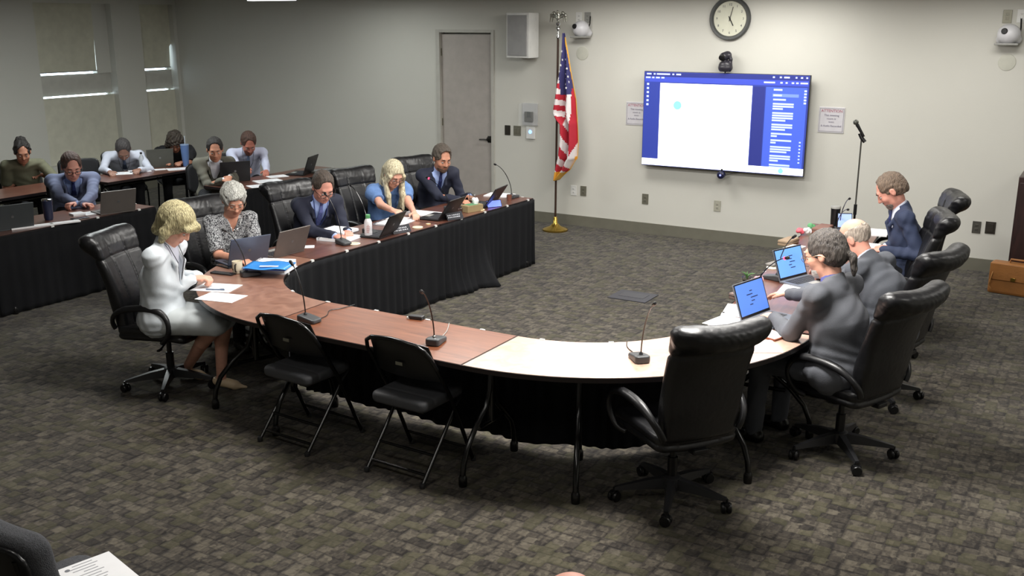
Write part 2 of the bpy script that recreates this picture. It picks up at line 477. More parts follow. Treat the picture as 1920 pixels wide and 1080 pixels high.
# ceiling troffers
LAMP_AT = ['lit recessed ceiling light nearest the flag by the back wall', 'lit recessed ceiling light closest above the wall screen and clock', 'lit recessed ceiling light between wall screen and dark cabinet',
           'lit recessed ceiling light over the far part of the left table row', 'lit recessed ceiling light over the far part of the right table row', 'lit recessed ceiling light over the left curved corner table',
           'brightest recessed ceiling light over the right curved corner table', 'dimmer recessed ceiling light over the carpet before the folding chairs', 'dimmer recessed ceiling light over the front audience seats',
           'faint recessed ceiling light in the corner behind the staff tables', 'lit recessed ceiling light right of the empty foreground chair', 'lit recessed ceiling light in front of the dark cabinet', 'recessed ceiling light over the staff tables by the windows']
tf_d = M('troffer_diffuser', (255, 250, 238), .6, emit=1.6)
for i, (x, y, e) in enumerate(LAMPS):
    r = empty('ceiling_light', (x, y, CEIL))
    tag(r, LAMP_AT[i], 'light', 'recessed ceiling lights')
    g = MB()
    for c, d in [((0, .3, -.03), (1.24, .03, .06)), ((0, -.3, -.03), (1.24, .03, .06)), ((.61, 0, -.03), (.03, .6, .06)), ((-.61, 0, -.03), (.03, .6, .06))]: g.box(c, d)
    g.build('frame', white_p, r)
    MB().box((0, 0, -.03), (1.2, .58, .02)).build('diffuser', tf_d, r)
for i in (0, 2, 9, 1):
    pass
# hanging linear lamp whose lower edge shows at the top of the picture
r = empty('pendant_light', atY(509, 1, 9.6)); tag(r, 'lit linear lamp fixed high up, only its bright lower edge in view', 'light')
MB().box((0, 0, .05), (.74, .12, .08), bev=.01).build('housing', white_p, r)
MB().box((0, 0, .004), (.72, .10, .012)).build('diffuser', M('pendant_diffuser', (250, 252, 255), .6, emit=2.5), r)
g = MB(); 
for x in (-.3, .3): g.tube([(x, 0, .09), (x, 0, CEIL-r.location.z)], .004)
g.build('hanger', chrome, r)

# ------------------------------------------------------------------ things on the back wall
def plate(name, px, py, w_, h_, mat, label, cat, parts='outlet', group=None):
    p = atY(px, py, D)
    r = empty(name, p, 0, label, cat, group)
    MB().box((0, -.004, 0), (w_, .008, h_), bev=.002).build('cover_plate', mat, r)
    if parts == 'outlet':
        for z in (-.022, .022):
            s = MB().box((0, -.0095, z), (.034, .004, .028), bev=.002).build('socket', mat, r)
            q = MB(); q.box((-.007, -.012, 0), (.003, .002, .010)); q.box((.007, -.012, 0), (.003, .002, .008)); q.box((0, -.012, -.009), (.005, .002, .004))
            q.build('slot', black_p, s, loc=(0, 0, z))
    elif parts == 'blank':
        MB().box((0, -.010, 0), (w_*.62, .005, h_*.7), bev=.002).build('insert', mat, r)
    return r
pd = M('dark_cover', (84, 82, 76), .4, .3); pdd = M('brown_cover', (52, 48, 42), .4, .2)
plate('wall_outlet', 1076, 357, .085, .13, white_p, 'white double outlet low on the wall just right of the flag pole', 'outlet')
plate('wall_outlet', 1094, 358, .085, .13, plate_m, 'grey metal outlet low on the wall beside the white one', 'outlet')
plate('wall_outlet', 1210, 373, .085, .13, plate_m, 'grey metal outlet below the left end of the wall screen', 'outlet')
plate('wall_outlet', 1345, 386, .085, .13, M('beige_cover', (172, 170, 156), .5), 'pale outlet below the middle of the wall screen', 'outlet')
plate('wall_outlet', 1831, 426, .085, .13, pd, 'dark grey outlet on the wall left of its brown neighbour', 'outlet')
plate('wall_outlet', 1857, 427, .10, .13, pdd, 'dark brown outlet on the wall nearest the brown leather bag', 'outlet', 'blank')
plate('light_switch', 952, 244, .085, .13, pdd, 'black narrow switch plate right beside the door', 'switch', 'blank')
r = plate('light_switch', 970, 245, .11, .13, plate_m, 'grey steel double switch plate between door and thermostat box', 'switch', 'none')
for x in (-.025, .025): MB().box((x, -.011, 0), (.03, .006, .065), bev=.002).build('rocker', plate_m, r)
# thermostat with clear cover and badge reader
p = atY(995, 214, D); r = empty('thermostat', p, 0, 'grey thermostat under a clear guard box on the wall', 'thermostat')
MB().box((0, -.012, 0), (.23, .024, .29), bev=.006).build('back_plate', M('pale_cover', (192, 192, 192), .35), r)
s = MB().box((.0, -.05, -.03), (.12, .03, .13), bev=.005).build('control_box', M('thermo_grey', (86, 86, 82), .5), r)
MB().box((.008, -.067, .0), (.05, .004, .07)).build('display', M('lcd', (60, 64, 62), .2), s)
MB().box((0, -.075, 0), (.23, .10, .29), bev=.01).build('clear_guard', M('clear_guard', (240, 244, 245), .08, alpha=.12), r)
p = atY(996, 249, D); r = empty('badge_reader', p, 0, 'small white wall reader with a glowing blue light', 'reader')
MB().box((0, -.014, 0), (.13, .028, .16), bev=.008).build('case', white_p, r)
b_ = MB(); b_.T = Matrix.Translation((0, -.028, .015)) @ Matrix.Rotation(PI/2, 4, 'X'); b_.lathe([(.024, 0), (.022, .006)], 20)
b_.build('button', M('blue_led', (120, 170, 255), .4, emit=3), r)
# wall speaker
p = atY(992, 66, D); r = empty('wall_speaker', (p.x, D, p.z), 0, 'white box loudspeaker mounted on the wall right of the door', 'speaker')
MB().box((0, -.17, 0), (.36, .22, .56), bev=.012, rot=Matrix.Rotation(R_(-6), 3, 'Z')).build('cabinet', white_p, r)
MB().box((-.012, -.286, 0), (.30, .012, .50), bev=.004, rot=Matrix.Rotation(R_(-6), 3, 'Z')).build('grille', M('speaker_grille', (158, 158, 158), .8, bump=(300, .3)), r)
MB().box((0, -.03, -.02), (.12, .06, .3), bev=.01).build('bracket', grey_p, r)
# little plates and wall cameras
def wall_cam(px, py, label, plates, variant):
    p = atY(px, py, D-.1); r = empty('wall_camera', (p.x, D, p.z), 0, label, 'camera')
    s = SDF((-.16, -.26, -.14), (.16, .02, .16), .006)
    s.cap((-.07, -.06, -.05), (.07, -.06, -.05), .05, k=.03); s.ell((0, -.12, .0), (.11, .10, .10), k=.03); s.cap((0, -.02, -.02), (0, -.1, -.02), .05, k=.03)
    s.mesh('camera_body', M('camera_white', (212, 212, 216), .35), r)
    l = MB(); l.T = Matrix.Translation((-.035 if variant else -.045, -.19, .03)) @ Matrix.Rotation(PI/2, 4, 'X')
    l.lathe([(.030, -.01), (.030, .03), (.024, .036)], 20); l.build('lens', black_p, r, True)
    MB().box((-.01, -.118, -.098), (.22, .14, .02), bev=.006).build('base_lip', grey_p, r)
    MB().tube([(.09, -.05, .15), (.10, -.08, .06), (.10, -.14, -.0), (.05, -.17, .0)], .008).build('cable', black_p, r)
    return r
wall_cam(1091, 54, 'white wall camera with black lens right of the flag top', 0, 0)
wall_cam(1892, 64, 'white wall camera near the upper right corner', 0, 1)
for px, py, mt, lb in [(1086, 33, white_p, 'white cable outlet above the wall camera beside the flag'), (1102, 33, grey_p, 'grey cable outlet above the wall camera, farther from the flag'),
                       (1889, 31, plate_m, 'grey steel outlet above the upper right wall camera'), (1916, 30, white_p, 'white outlet at the upper right edge of the picture')]:
    rr = plate('wall_outlet', px, py, .085, .13, mt, lb, 'outlet')
for px, py, lb in [(1092, 100, 'round blank wall cover below the wall camera by the flag'), (1888, 117, 'round blank wall cover below the upper right wall camera')]:
    p = atY(px, py, D); b_ = MB(); b_.T = Matrix.Rotation(PI/2, 4, 'X'); b_.lathe([(.085, 0), (.083, .006), (.07, .009)], 28)
    tag(b_.build('wall_cover', M('round_cover', (196, 196, 184), .6), None, True, loc=p), lb, 'wall cover')
# clock
p = atY(1370, 35, D); r = empty('wall_clock', p, 0, 'round wall clock with dark grey rim above the screen', 'clock')
def ylathe(prof, name, mat, par, n=48):
    b_ = MB(); b_.T = Matrix.Rotation(PI/2, 4, 'X'); b_.lathe(prof, n); return b_.build(name, mat, par, True)
cf = ylathe([(.20, .01), (.20, .022)], 'clock_face', M('clock_face', (214, 214, 196), .6), r)
b_ = MB(); b_.T = Matrix.Rotation(PI/2, 4, 'X')
n = 48; pr = [(.243, 0), (.246, .03), (.232, .05), (.212, .048), (.196, .03), (.196, .0)]
vs = []; fs = []
for q, (rr_, z) in enumerate(pr):
    for k in range(n): a = 2*PI*k/n; vs.append((rr_*math.cos(a), rr_*math.sin(a), z))
for q in range(len(pr)-1):
    for k in range(n): a = q*n+k; b2 = q*n+(k+1) % n; fs.append((a, b2, b2+n, a+n))
b_.add(vs, fs); b_.build('rim', M('clock_rim', (74, 76, 76), .35), r, True)
for k in range(12):
    a = PI/2-2*PI*(k+1)/12
    text('numeral', str(k+1), .038, ink_m, cf, (.158*math.cos(a), -.0235, .158*math.sin(a)))
for nm, a, l, t in [('hour_hand', -62, .09, .008), ('minute_hand', 76, .135, .005)]:
    a = R_(a); g = MB(); g.box((l/2-.015, 0, 0), (l+.03, .003, t*1.4)); o = g.build(nm, black_p, cf, loc=(0, -.028, 0)); o.rotation_euler = (0, -a, 0)
ylathe([(.009, .022), (.009, .034)], 'hub', black_p, cf, 16)
# conference camera above the screen and the small one under it
p = atY(1360, 128, D-.12); r = empty('conference_camera', (p.x, D-.12, p.z-.02), 0, 'black swivel video camera standing on top edge of the screen', 'camera')
s = SDF((-.13, -.12, -.02), (.13, .12, .24), .005)
s.ecap((0, 0, .03), (0, 0, .05), (.085, .07), (.08, .065), k=.01); s.cap((-.02, -.02, .15), (.01, .02, .165), .05, k=.01)
s.path([(.06, 0, .05), (.062, 0, .12), (.045, 0, .17)], [.018, .018, .02]); s.mesh('camera_head', M('camera_black', (44, 42, 50), .35), r)
l = MB(); l.T = Matrix.Translation((-.025, -.06, .145)) @ Matrix.Rotation(R_(105), 4, 'X'); l.lathe([(.034, -.01), (.034, .02), (.026, .024)], 20); l.build('lens', black_p, r, True)
MB().tube([(.0, 0, -.05), (0, 0, .04)], .009).build('stem', black_p, r)
# signs
def sign(px, py, label):
    p = atY(px, py, D); r = empty('notice_sign', p, 0, label, 'sign')
    MB().box((0, -.004, 0), (.285, .008, .285), bev=.003).build('sign_board', M('sign_pale', (205, 203, 208), .5), r)
    br = M('sign_border', (150, 148, 154), .5); g = MB()
    for c, d in [((0, -.009, .127), (.26, .002, .005)), ((0, -.009, -.127), (.26, .002, .005)), ((.13, -.009, 0), (.005, .002, .26)), ((-.13, -.009, 0), (.005, .002, .26))]: g.box(c, d)
    g.build('border', br, r)
    text('headline', 'ATTENTION', .042, M('sign_red', (172, 110, 124), .6), r, (0, -.0095, .10), bold=.0005)
    for t, z, s_ in [('This meeting', .052, .032), ('room is', .014, .032), ('VIDEO', -.024, .022), ('& Audio Recorded', -.066, .030)]:
        text('sign_line', t, s_, M('sign_ink', (122, 118, 138), .6), r, (0, -.0095, z))
sign(1194, 213, 'pale ATTENTION notice half hidden behind the left end of the screen')
sign(1559, 225, 'pale ATTENTION notice on the wall right of the screen')
# the big screen
yt = D-.13
a_ = atY(1205, 134, yt); b_ = atY(1509, 333, yt); tl = atY(1208, 133, yt); TW = 2.03; 
x0 = tl.x; x1 = atY(1520, 142, yt).x; z1 = tl.z; z0 = atY(1202, 309, yt).z
TW = x1-x0; TH = z1-z0
r = empty('wall_screen', ((x0+x1)/2, yt, (z0+z1)/2), 0, 'large wall-mounted flat screen showing a blank white document page', 'screen')
MB().box((0, .03, 0), (TW, .05, TH), bev=.006).build('screen_housing', black_p, r)
MB().box((0, .09, 0), (.6, .08, .4)).build('wall_bracket', black_m, r)
def em(name, c, k): return M(name, c, .5, emit=k)
dk = em('screen_blue', (44, 58, 140), .8); dk2 = em('screen_navy', (38, 46, 118), .8); side = em('screen_side', (66, 92, 200), .75); wt = em('screen_white', (250, 252, 255), 1.35)
cy = em('screen_cyan', (120, 238, 246), 1.2); lt = em('screen_text', (176, 192, 255), 1.0); top = em('screen_bar', (58, 74, 180), .75); vio = em('screen_edge', (70, 70, 190), .8)
def sc_(name, u0, v0, u1, v1, m, y):           # u right, v down, both 0..1 across the lit panel
    w_, h_ = TW-.012, TH-.012
    return MB().box((-w_/2+w_*(u0+u1)/2, y, h_/2-h_*(v0+v1)/2), (w_*(u1-u0), .0015, h_*(v1-v0))).build(name, m, r)
sc_('panel', 0, 0, 1, 1, dk, .003)
sc_('title_bar', .005, .005, .995, .05, dk2, .002); sc_('tool_bar', .005, .05, .995, .105, top, .002)
sc_('page', .105, .115, .675, .93, wt, .001); sc_('task_bar', .0, .925, 1, .995, wt, .0005)
sc_('gutter', .68, .12, .75, .925, dk2, .002); sc_('outline_pane', .755, .12, .99, .925, side, .002)
e_ = MB(); e_.T = Matrix.Translation((TW*(-.5+.222), 0, TH*(.5-.345))) @ Matrix.Rotation(PI/2, 4, 'X'); e_.lathe([(.052, 0), (.052, .0015)], 28); e_.build('seal', cy, r)
e_ = MB(); e_.T = Matrix.Translation((TW*(-.5+.868), 0, TH*(.5-.955))) @ Matrix.Rotation(PI/2, 4, 'X'); e_.lathe([(.03, 0), (.03, .0015)], 20); e_.build('task_icon', cy, r)
rn = random.Random(3)
g = MB(); w_, h_ = TW-.012, TH-.012
def bar(u, v, du, dv): MB().box((-w_/2+w_*(u+du/2), .0, h_/2-h_*v), (w_*du, .0015, h_*dv)).build('screen_icon' if du < .02 else 'text_line', lt, r)
for u, v, du in [(.015, .022, .03), (.06, .022, .012), (.08, .022, .085), (.18, .022, .012), (.205, .022, .03), (.01, .06, .03), (.05, .06, .015), (.075, .06, .025), (.11, .06, .02),
                 (.79, .022, .012), (.83, .022, .012), (.855, .022, .032), (.92, .022, .01), (.95, .022, .012), (.98, .022, .01), (.74, .075, .065), (.835, .075, .014), (.865, .075, .012), (.9, .075, .014), (.925, .075, .014), (.95, .075, .042)]:
    bar(u, v, du, .016)
for k in range(6): bar(.018, .13+.043*k, .014, .022)
v = .145; bar(.80, v, .05, .018); v += .055
for ln in [1, 1, 3, 4, 3, 2, 2, 3, 3, 3]:
    for q in range(ln):
        bar(.80, v, .12 if q < ln-1 else rn.uniform(.03, .11), .017); v += .0245
    v += .018
for k in range(5): bar(.975, .15+.03*k, .014, .018)
for k in range(7): bar(.965, .66+.034*k, .010, .014)
sc_('selected_line', .795, .185, .945, .216, em('screen_select', (104, 128, 226), 1.0), .0012)
r2 = empty('screen_webcam', atY(1352, 328, yt-.02), 0, 'small round webcam hanging under the wall screen', 'camera')
ylathe([(.045, -.03), (.045, .02), (.03, .03)], 'webcam_body', M('cam_blue_black', (24, 26, 60), .3), r2, 24)
ylathe([(.012, .029), (.012, .033)], 'lens_ring', em('ring_glow', (150, 160, 230), 1), r2, 16)
MB().box((0, .03, .03), (.02, .03, .08)).build('clip', black_p, r2)
MB().tube([(.03, .02, -.01), (.12, .08, .02), (.2, .12, .04)], .004).build('cable', black_p, r2)

# ------------------------------------------------------------------ flag
p = at(1041, 432, 0); FX, FY = p.x, p.y
r = empty('flag_stand', (FX, FY, 0), 0, 'flag pole in round brass floor stand with an eagle on top', 'flag stand')
MB().lathe([(.165, 0), (.165, .02), (.14, .035), (.07, .06), (.04, .09), (.03, .10), (.026, .17), (.02, .18)], 32).build('stand_base', brass, r, True)
topz = 2.50
MB().tube([(0, 0, .12), (.01, 0, topz)], .014, 12).build('pole', M('pole_wood', (58, 40, 30), .35, coat=.3), r, True)
MB().lathe([(.014, 0), (.022, .01), (.014, .03), (.014, .10), (.028, .115), (.028, .13), (.012, .15), (.03, .17), (.03, .19), (.01, .2)], 20, c=(.01, 0, topz-.1)).build('ferrule', chrome, r, True)
s = SDF((-.14, -.08, topz+.06), (.16, .08, topz+.3), .005)
s.ell((.01, 0, topz+.15), (.028, .026, .05)); s.cap((.01, -.01, topz+.19), (.01, -.02, topz+.225), .018, .014); s.cap((.01, -.03, topz+.222), (.01, -.045, topz+.214), .006, .003, .004)
for sx in (-1, 1):
    s.path([(.01+sx*.02, 0, topz+.17), (.01+sx*.06, 0, topz+.205), (.01+sx*.10, 0, topz+.18), (.01+sx*.115, 0, topz+.10)], [.016, .02, .015, .006], .01)
    s.path([(.01+sx*.03, 0, topz+.15), (.01+sx*.07, 0, topz+.17), (.01+sx*.085, 0, topz+.10)], [.012, .014, .006], .01)
s.mesh('eagle_finial', M('finial_silver', (190, 190, 180), .22, .9), r)
fr = empty('flag', (FX, FY, 0), 0, 'draped United States flag with gold fringe hanging on the pole', 'flag')
# cloth defined by its own falling outline (metres from the pole, height above floor)
def interp(t, k): return float(np.interp(t, [a for a, _ in k], [b for _, b in k]))
px_m = (at(1100, 432, 0)-at(1041, 432, 0)).length/59.
def hz(py): return atY(1055, py, FY).z
def hx(px, py): return atY(px, py, FY).x-FX
Lk = [(62, 1056), (100, 1053), (130, 1049), (160, 1041), (190, 1036), (212, 1032), (224, 1040), (232, 1049), (260, 1049), (290, 1046), (318, 1042), (338, 1044)]
Rk = [(62, 1061), (100, 1067), (130, 1071), (155, 1075), (185, 1080), (240, 1083), (270, 1084), (296, 1082), (300, 1078), (318, 1068), (330, 1054), (338, 1046)]
fred = M('flag_red', (178, 34, 52), .8); fwht = M('flag_white', (226, 220, 220), .8); fblu = M('flag_blue', (52, 50, 100), .8); fgld = M('flag_gold', (222, 168, 62), .7)
NV, NU = 150, 44
vs = []; fs = []; mi = []
for i in range(NV+1):
    py = 62+(338-62)*i/NV; l = interp(py, Lk); rr_ = interp(py, Rk); z = hz(py)
    for j in range(NU+1):
        u = j/NU; x = hx(l+(rr_-l)*u, py)
        amp = .012+.05*min(1, i/NV*2)
        y = amp*math.sin(u*PI*4.5+.6+i*.006)+.02*math.sin(u*11+i*.02)-.015
        vs.append((x, y, z))
for i in range(NV):
    for j in range(NU):
        a = i*(NU+1)+j; fs.append((a, a+1, a+NU+2, a+NU+1))
        py = 62+276*(i+.5)/NV; u = (j+.5)/NU; l = interp(py, Lk); rr_ = interp(py, Rk); px = l+(rr_-l)*u
        fray = (px > rr_-2.4-.0*py and py > 70) or (py > 213 and py < 236 and px < l+3.4) or (py > 322) or (py > 200 and py < 226 and px < l+2.6) or (px > 1076 and py > 292)
        # stripes: on the left lobe they fall steeply to the right, below they run down the cloth
        blue = py < 178-max(0, (px-1064))*.3 and (px > 1052.5 if py > 148 else True) and not (px < 1053 and py > 139)
        if fray: m = 3
        elif px > 1072 and py > 165: m = 0 if py < 275-(px-1077)*3 else 1
        elif px > 1067.5 and py > 176: m = 1
        elif blue: m = 2
        elif py < 232 and px < 1056: m = int(((py-(px-1040)*.42)-140)/10.5) % 2; m = 1 if m == 0 else 0
        else: m = int(((px-1040)*1.0-(py-180)*.22+60)/6.2) % 2
        mi.append(m)
MBf = MB(); MBf.v = vs; MBf.f = fs; MBf.mi = mi
cl = MBf.build('flag_cloth', [fred, fwht, fblu, fgld], fr, True)
sd_ = cl.modifiers.new('thick', 'SOLIDIFY'); sd_.thickness = .006
g = MB()
for k, (px, py) in enumerate([(1057, 96), (1058, 112), (1063, 111), (1061, 121), (1066, 128), (1054, 134), (1064, 138), (1062, 148), (1068, 143), (1059, 158), (1066, 164), (1069, 153), (1056, 122)]):
    c = Vector((hx(px, py), 0, hz(py)))
    i = int((py-62)/276*NV); l = interp(py, Lk); rr_ = interp(py, Rk); j = int((px-l)/(rr_-l)*NU); yy = vs[i*(NU+1)+j][1]
    pts = []
    for q in range(10):
        a = PI/2+q*PI/5; R0 = .016 if q % 2 == 0 else .0066; pts.append((c.x+R0*math.cos(a), c.z+R0*math.sin(a)))
    vv = [(x, yy-.012, z) for x, z in pts]+[(x, yy-.004, z) for x, z in pts]
    g.add(vv, [tuple(range(10)), tuple(range(19, 9, -1))]+[(q, (q+1) % 10, (q+1) % 10+10, q+10) for q in range(10)])
g.build('flag_stars', M('star_white', (240, 240, 240), .7), cl)
# ------------------------------------------------------------------ conference tables in a U
TZ = .745; TT = .03
edge_m = M('table_edge', (30, 22, 22), .4)
RIN, ROUT, YC = .93, 1.56, 6.02
LCX, RCX = -4.5, -2.98
def table_leg(parent, x, y, ang, name='leg'):
    """arched black tube leg under a table; ang = direction of the outer foot"""
    r = MB()
    c, s = math.cos(ang), math.sin(ang)
    for sg in (1, -1):
        pts = [(0, .66), (.02, .5), (.06, .40), (.17, .32), (.265, .22), (.305, .13), (.315, .07), (.315, .045)] if sg > 0 else [(0, .66), (-.02, .5), (-.06, .40), (-.16, .30), (-.24, .22), (-.265, .14), (-.27, .07), (-.27, .045)]
        P = [(x+c*a, y+s*a, z) for a, z in pts]
        r.tube(P, .017, 10)
        q = P[-1]
        r.lathe([(.024, 0), (.026, .02), (.026, .05), (.018, .07)], 14, c=(q[0], q[1], .0))
    r.tube([(x, y, .3), (x, y, TZ-TT)], .022, 10)
    r.tube([(x-c*.14, y-s*.14, .30), (x+c*.14, y+s*.14, .30)], .014, 8)
    r.box((x, y, TZ-TT-.012), (.12, .12, .02))
    return r.build(name, black_m, parent, True)
def table_poly(name, poly, wood_mat, label, legs, rail=None, group=None, loc=(0, 0), rz=0):
    cx = sum(p[0] for p in poly)/len(poly); cy = sum(p[1] for p in poly)/len(poly)
    r = empty(name, (loc[0], loc[1], 0), rz, label, 'table', group)
    # ring = rounded edge band slightly outside, top surface inset
    MB().prism(poly, TZ-TT, TZ-.002).build('edge_band', edge_m, r)
    ins = []
    n = len(poly)
    for i in range(n):
        a = Vector(poly[i-1]); b = Vector(poly[i]); c = Vector(poly[(i+1) % n])
        d1 = (b-a).normalized(); d2 = (c-b).normalized()
        nn = Vector((-d1.y, d1.x))+Vector((-d2.y, d2.x)); nn.normalize()
        k = nn.dot(Vector((-d1.y, d1.x))); ins.append(tuple(b+nn*(.005/max(k, .4))))
    MB().prism(ins, TZ-.004, TZ).build('table_top', wood_mat, r)
    for x, y, a in legs: table_leg(r, x, y, a)
    if rail:
        g = MB()
        for p, q in rail: g.tube([(*p, .64), (*q, .64)], .016, 8)
        g.build('rail', black_m, r)
    return r
def arc(cx, cy, rad, a0, a1, n):
    return [(cx+rad*math.cos(R_(a0+(a1-a0)*i/n)), cy+rad*math.sin(R_(a0+(a1-a0)*i/n))) for i in range(n+1)]
lc = arc(LCX, YC, ROUT, 180, 270, 28)+arc(LCX, YC, RIN, 270, 180, 20)
rc = arc(RCX, YC, ROUT, 270, 360, 28)+arc(RCX, YC, RIN, 360, 270, 20)
m2 = (ROUT+RIN)/2
def apos(cx, a, rad=m2): return (cx+rad*math.cos(R_(a)), YC+rad*math.sin(R_(a)))
wood_c = wood('laminate_corner', (124, 86, 70), (152, 112, 94), .30, .6, (3, 3, 9)); wood_lit = wood('laminate_lit', (184, 148, 130), (210, 176, 156), .22, 1.0, (3, 3, 9))  # right corner's base colour is lightened to stand in for overhead glare
table_poly('meeting_table', lc, wood_c, 'curved wooden corner table in front of the woman in the white jacket',
           [(*apos(LCX, 246), R_(246)), (*apos(LCX, 203), R_(215))], [(apos(LCX, 246), apos(LCX, 225)), (apos(LCX, 225), apos(LCX, 203))])
table_poly('meeting_table', rc, wood_lit, 'curved wooden corner table behind the empty black leather chair in front',
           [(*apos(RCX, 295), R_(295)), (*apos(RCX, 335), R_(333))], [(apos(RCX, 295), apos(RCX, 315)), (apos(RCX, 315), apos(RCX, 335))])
yo, yi = YC-ROUT, YC-RIN
table_poly('meeting_table', [(LCX+.004, yo), (RCX-.004, yo), (RCX-.004, yi), (LCX+.004, yi)], wood_x, 'straight wooden table in front of the two black folding chairs',
           [(LCX+.06, (yo+yi)/2, -PI/2), (RCX+.0, (yo+yi)/2, -PI/2)], [((LCX+.06, (yo+yi)/2), (RCX+.0, (yo+yi)/2))])
def arm(cx, tilt, L, labels, woodm):
    # straight tables continuing the corner at (cx, YC), local +Y along the arm, x from -w/2..w/2
    w_ = ROUT-RIN
    out = []
    for i, lb in enumerate(labels):
        P = Matrix.Rotation(tilt, 2) @ Vector((0, i*(L+.006)+.004))
        t = table_poly('meeting_table', [(-w_/2, 0), (w_/2, 0), (w_/2, L), (-w_/2, L)], woodm, lb,
                       [(0, .14, 0), (0, L-.14, 0)], [((0, .14), (0, L-.14))], loc=(cx+P.x, YC+P.y), rz=tilt)
        out.append(t)
    return out
LT, RT = R_(-1.5), R_(4.8)
LAX, RAX = LCX-m2, RCX+m2
AL = 1.715; AR = 1.80
arm(LAX, LT, AL, ['straight wooden table in front of the man in navy suit and glasses', 'wooden table at the far left end in front of the blonde woman'], wood_y)
arm(RAX, RT, AR, ['straight wooden table in front of the two men in grey suits', 'wooden table at the far right end in front of the bearded man in navy suit'], wood_y)
def L2W(cx, tilt, x, y):
    v = Matrix.Rotation(tilt, 2) @ Vector((x, y)); return (cx+v.x, YC+v.y)

# ------------------------------------------------------------------ pleated skirts
def skirt(name, path, label, clips, z1=TZ-.012, z0=.012, amp=.011, pleat=.11, seed=1, hem=.0, puddles=(), out=1, mat=None, thick=True):
    P = [Vector(p) for p in path]
    L = [0]
    for a, b in zip(P, P[1:]): L.append(L[-1]+(b-a).length)
    N = int(L[-1]/.012); rn = random.Random(seed); NZ = 16
    ph = [rn.uniform(-1.2, 1.2) for _ in range(400)]; am = [rn.uniform(.4, 1.5) for _ in range(400)]
    vs = []; fs = []
    def pos(t):
        k = max(0, min(len(P)-2, int(np.searchsorted(L, t))-1)); u = (t-L[k])/(L[k+1]-L[k]); d = (P[k+1]-P[k]).normalized()
        return P[k].lerp(P[k+1], u), Vector((d.y, -d.x))*out
    for i in range(N+1):
        t = L[-1]*i/N; p, n = pos(min(t, L[-1]-1e-6))
        q = t/pleat+.45*math.sin(t*3.7+seed)+.3*math.sin(t*8.3+seed*3)+2; k = int(q)
        w0 = math.sin(q*2*PI+ph[k % 400]*.5*math.sin(q*PI)**2)
        a = am[k % 400]*(1-(q-k))+am[(k+1) % 400]*(q-k)
        big = math.sin(t*2.3+seed)+.6*math.sin(t*5.1+seed*2)
        zb = z0+hem*(.5+.5*math.sin(t*7+seed)*math.sin(t*3.1))
        for j in range(NZ+1):
            f = j/NZ; z = z1+(zb-z1)*f
            o = amp*w0*a*(.25+.75*f)+.012*big*f*f+.014
            for (pt, pw, ps) in puddles:
                g = math.exp(-((t-pt)/pw)**2)
                o += ps*g*f**4
            vs.append((p.x+n.x*o, p.y+n.y*o, z))
    for i in range(N):
        for j in range(NZ):
            a = i*(NZ+1)+j; fs.append((a, a+1, a+NZ+2, a+NZ+1))
    r = empty(name, (P[0].x, P[0].y, 0), 0, label, 'table skirt')
    g = MB(); g.v = [(v[0]-P[0].x, v[1]-P[0].y, v[2]) for v in vs]; g.f = fs; g.mi = [0]*len(fs)
    o = g.build('cloth', skirt_m, r, True)
    for k in range(len(o.data.polygons)): pass
    sd = o.modifiers.new('thick', 'SOLIDIFY'); sd.thickness = .004
    for t in clips:
        p, n = pos(t)
        c = MB(); an = math.atan2(n.y, n.x)
        rot = Matrix.Rotation(an, 3, 'Z')
        c.box((p.x-P[0].x+n.x*.004, p.y-P[0].y+n.y*.004, TZ-.010), (.006, .030, .018), rot=rot)
        c.box((p.x-P[0].x-n.x*.005, p.y-P[0].y-n.y*.005, TZ+.002), (.016, .030, .003), rot=rot)
        c.build('skirt_clip', white_p, r)
    return r
wi = m2-RIN
Lend = L2W(LAX, LT, wi, 2*AL); Lend_o = L2W(LAX, LT, -wi, 2*AL)
# order: path runs so that (d.y,-d.x) points to the middle of the U
pl = [Lend_o, Lend]+[L2W(LAX, LT, wi, AL)]+arc(LCX, YC, RIN, 180, 180, 1)[:1]
leftpath = [Lend, L2W(LAX, LT, wi, AL), (LCX-RIN, YC)]+arc(LCX, YC, RIN, 184, 228, 12)
skirt('table_skirt', [(p[0], p[1]) for p in leftpath], 'long pleated black skirt hanging on the inner side of the left row of tables',
      [.1+.42*k for k in range(10)], out=-1, seed=2, puddles=((1.35, .25, .12), (1.0, .12, .2)))
skirt('table_skirt', [Lend_o, Lend], 'short pleated black skirt across the far end of the left table row', [.15, .5], out=-1, seed=5)
midpath = arc(LCX, YC, RIN, 229, 270, 10)+arc(RCX, YC, RIN, 270, 359, 20)
skirt('table_skirt', midpath, 'black skirt under the curved near end of the tables behind the folding chairs', [.25+.42*k for k in range(9)], out=-1, seed=9, z0=.02, hem=.045)
rp = [(RCX+RIN, YC), L2W(RAX, RT, -wi, AR), L2W(RAX, RT, -wi, 2*AR)]
skirt('table_skirt', rp, 'black skirt on the inner side of the right row of tables', [.2+.42*k for k in range(8)], out=-1, seed=12, z0=.03)

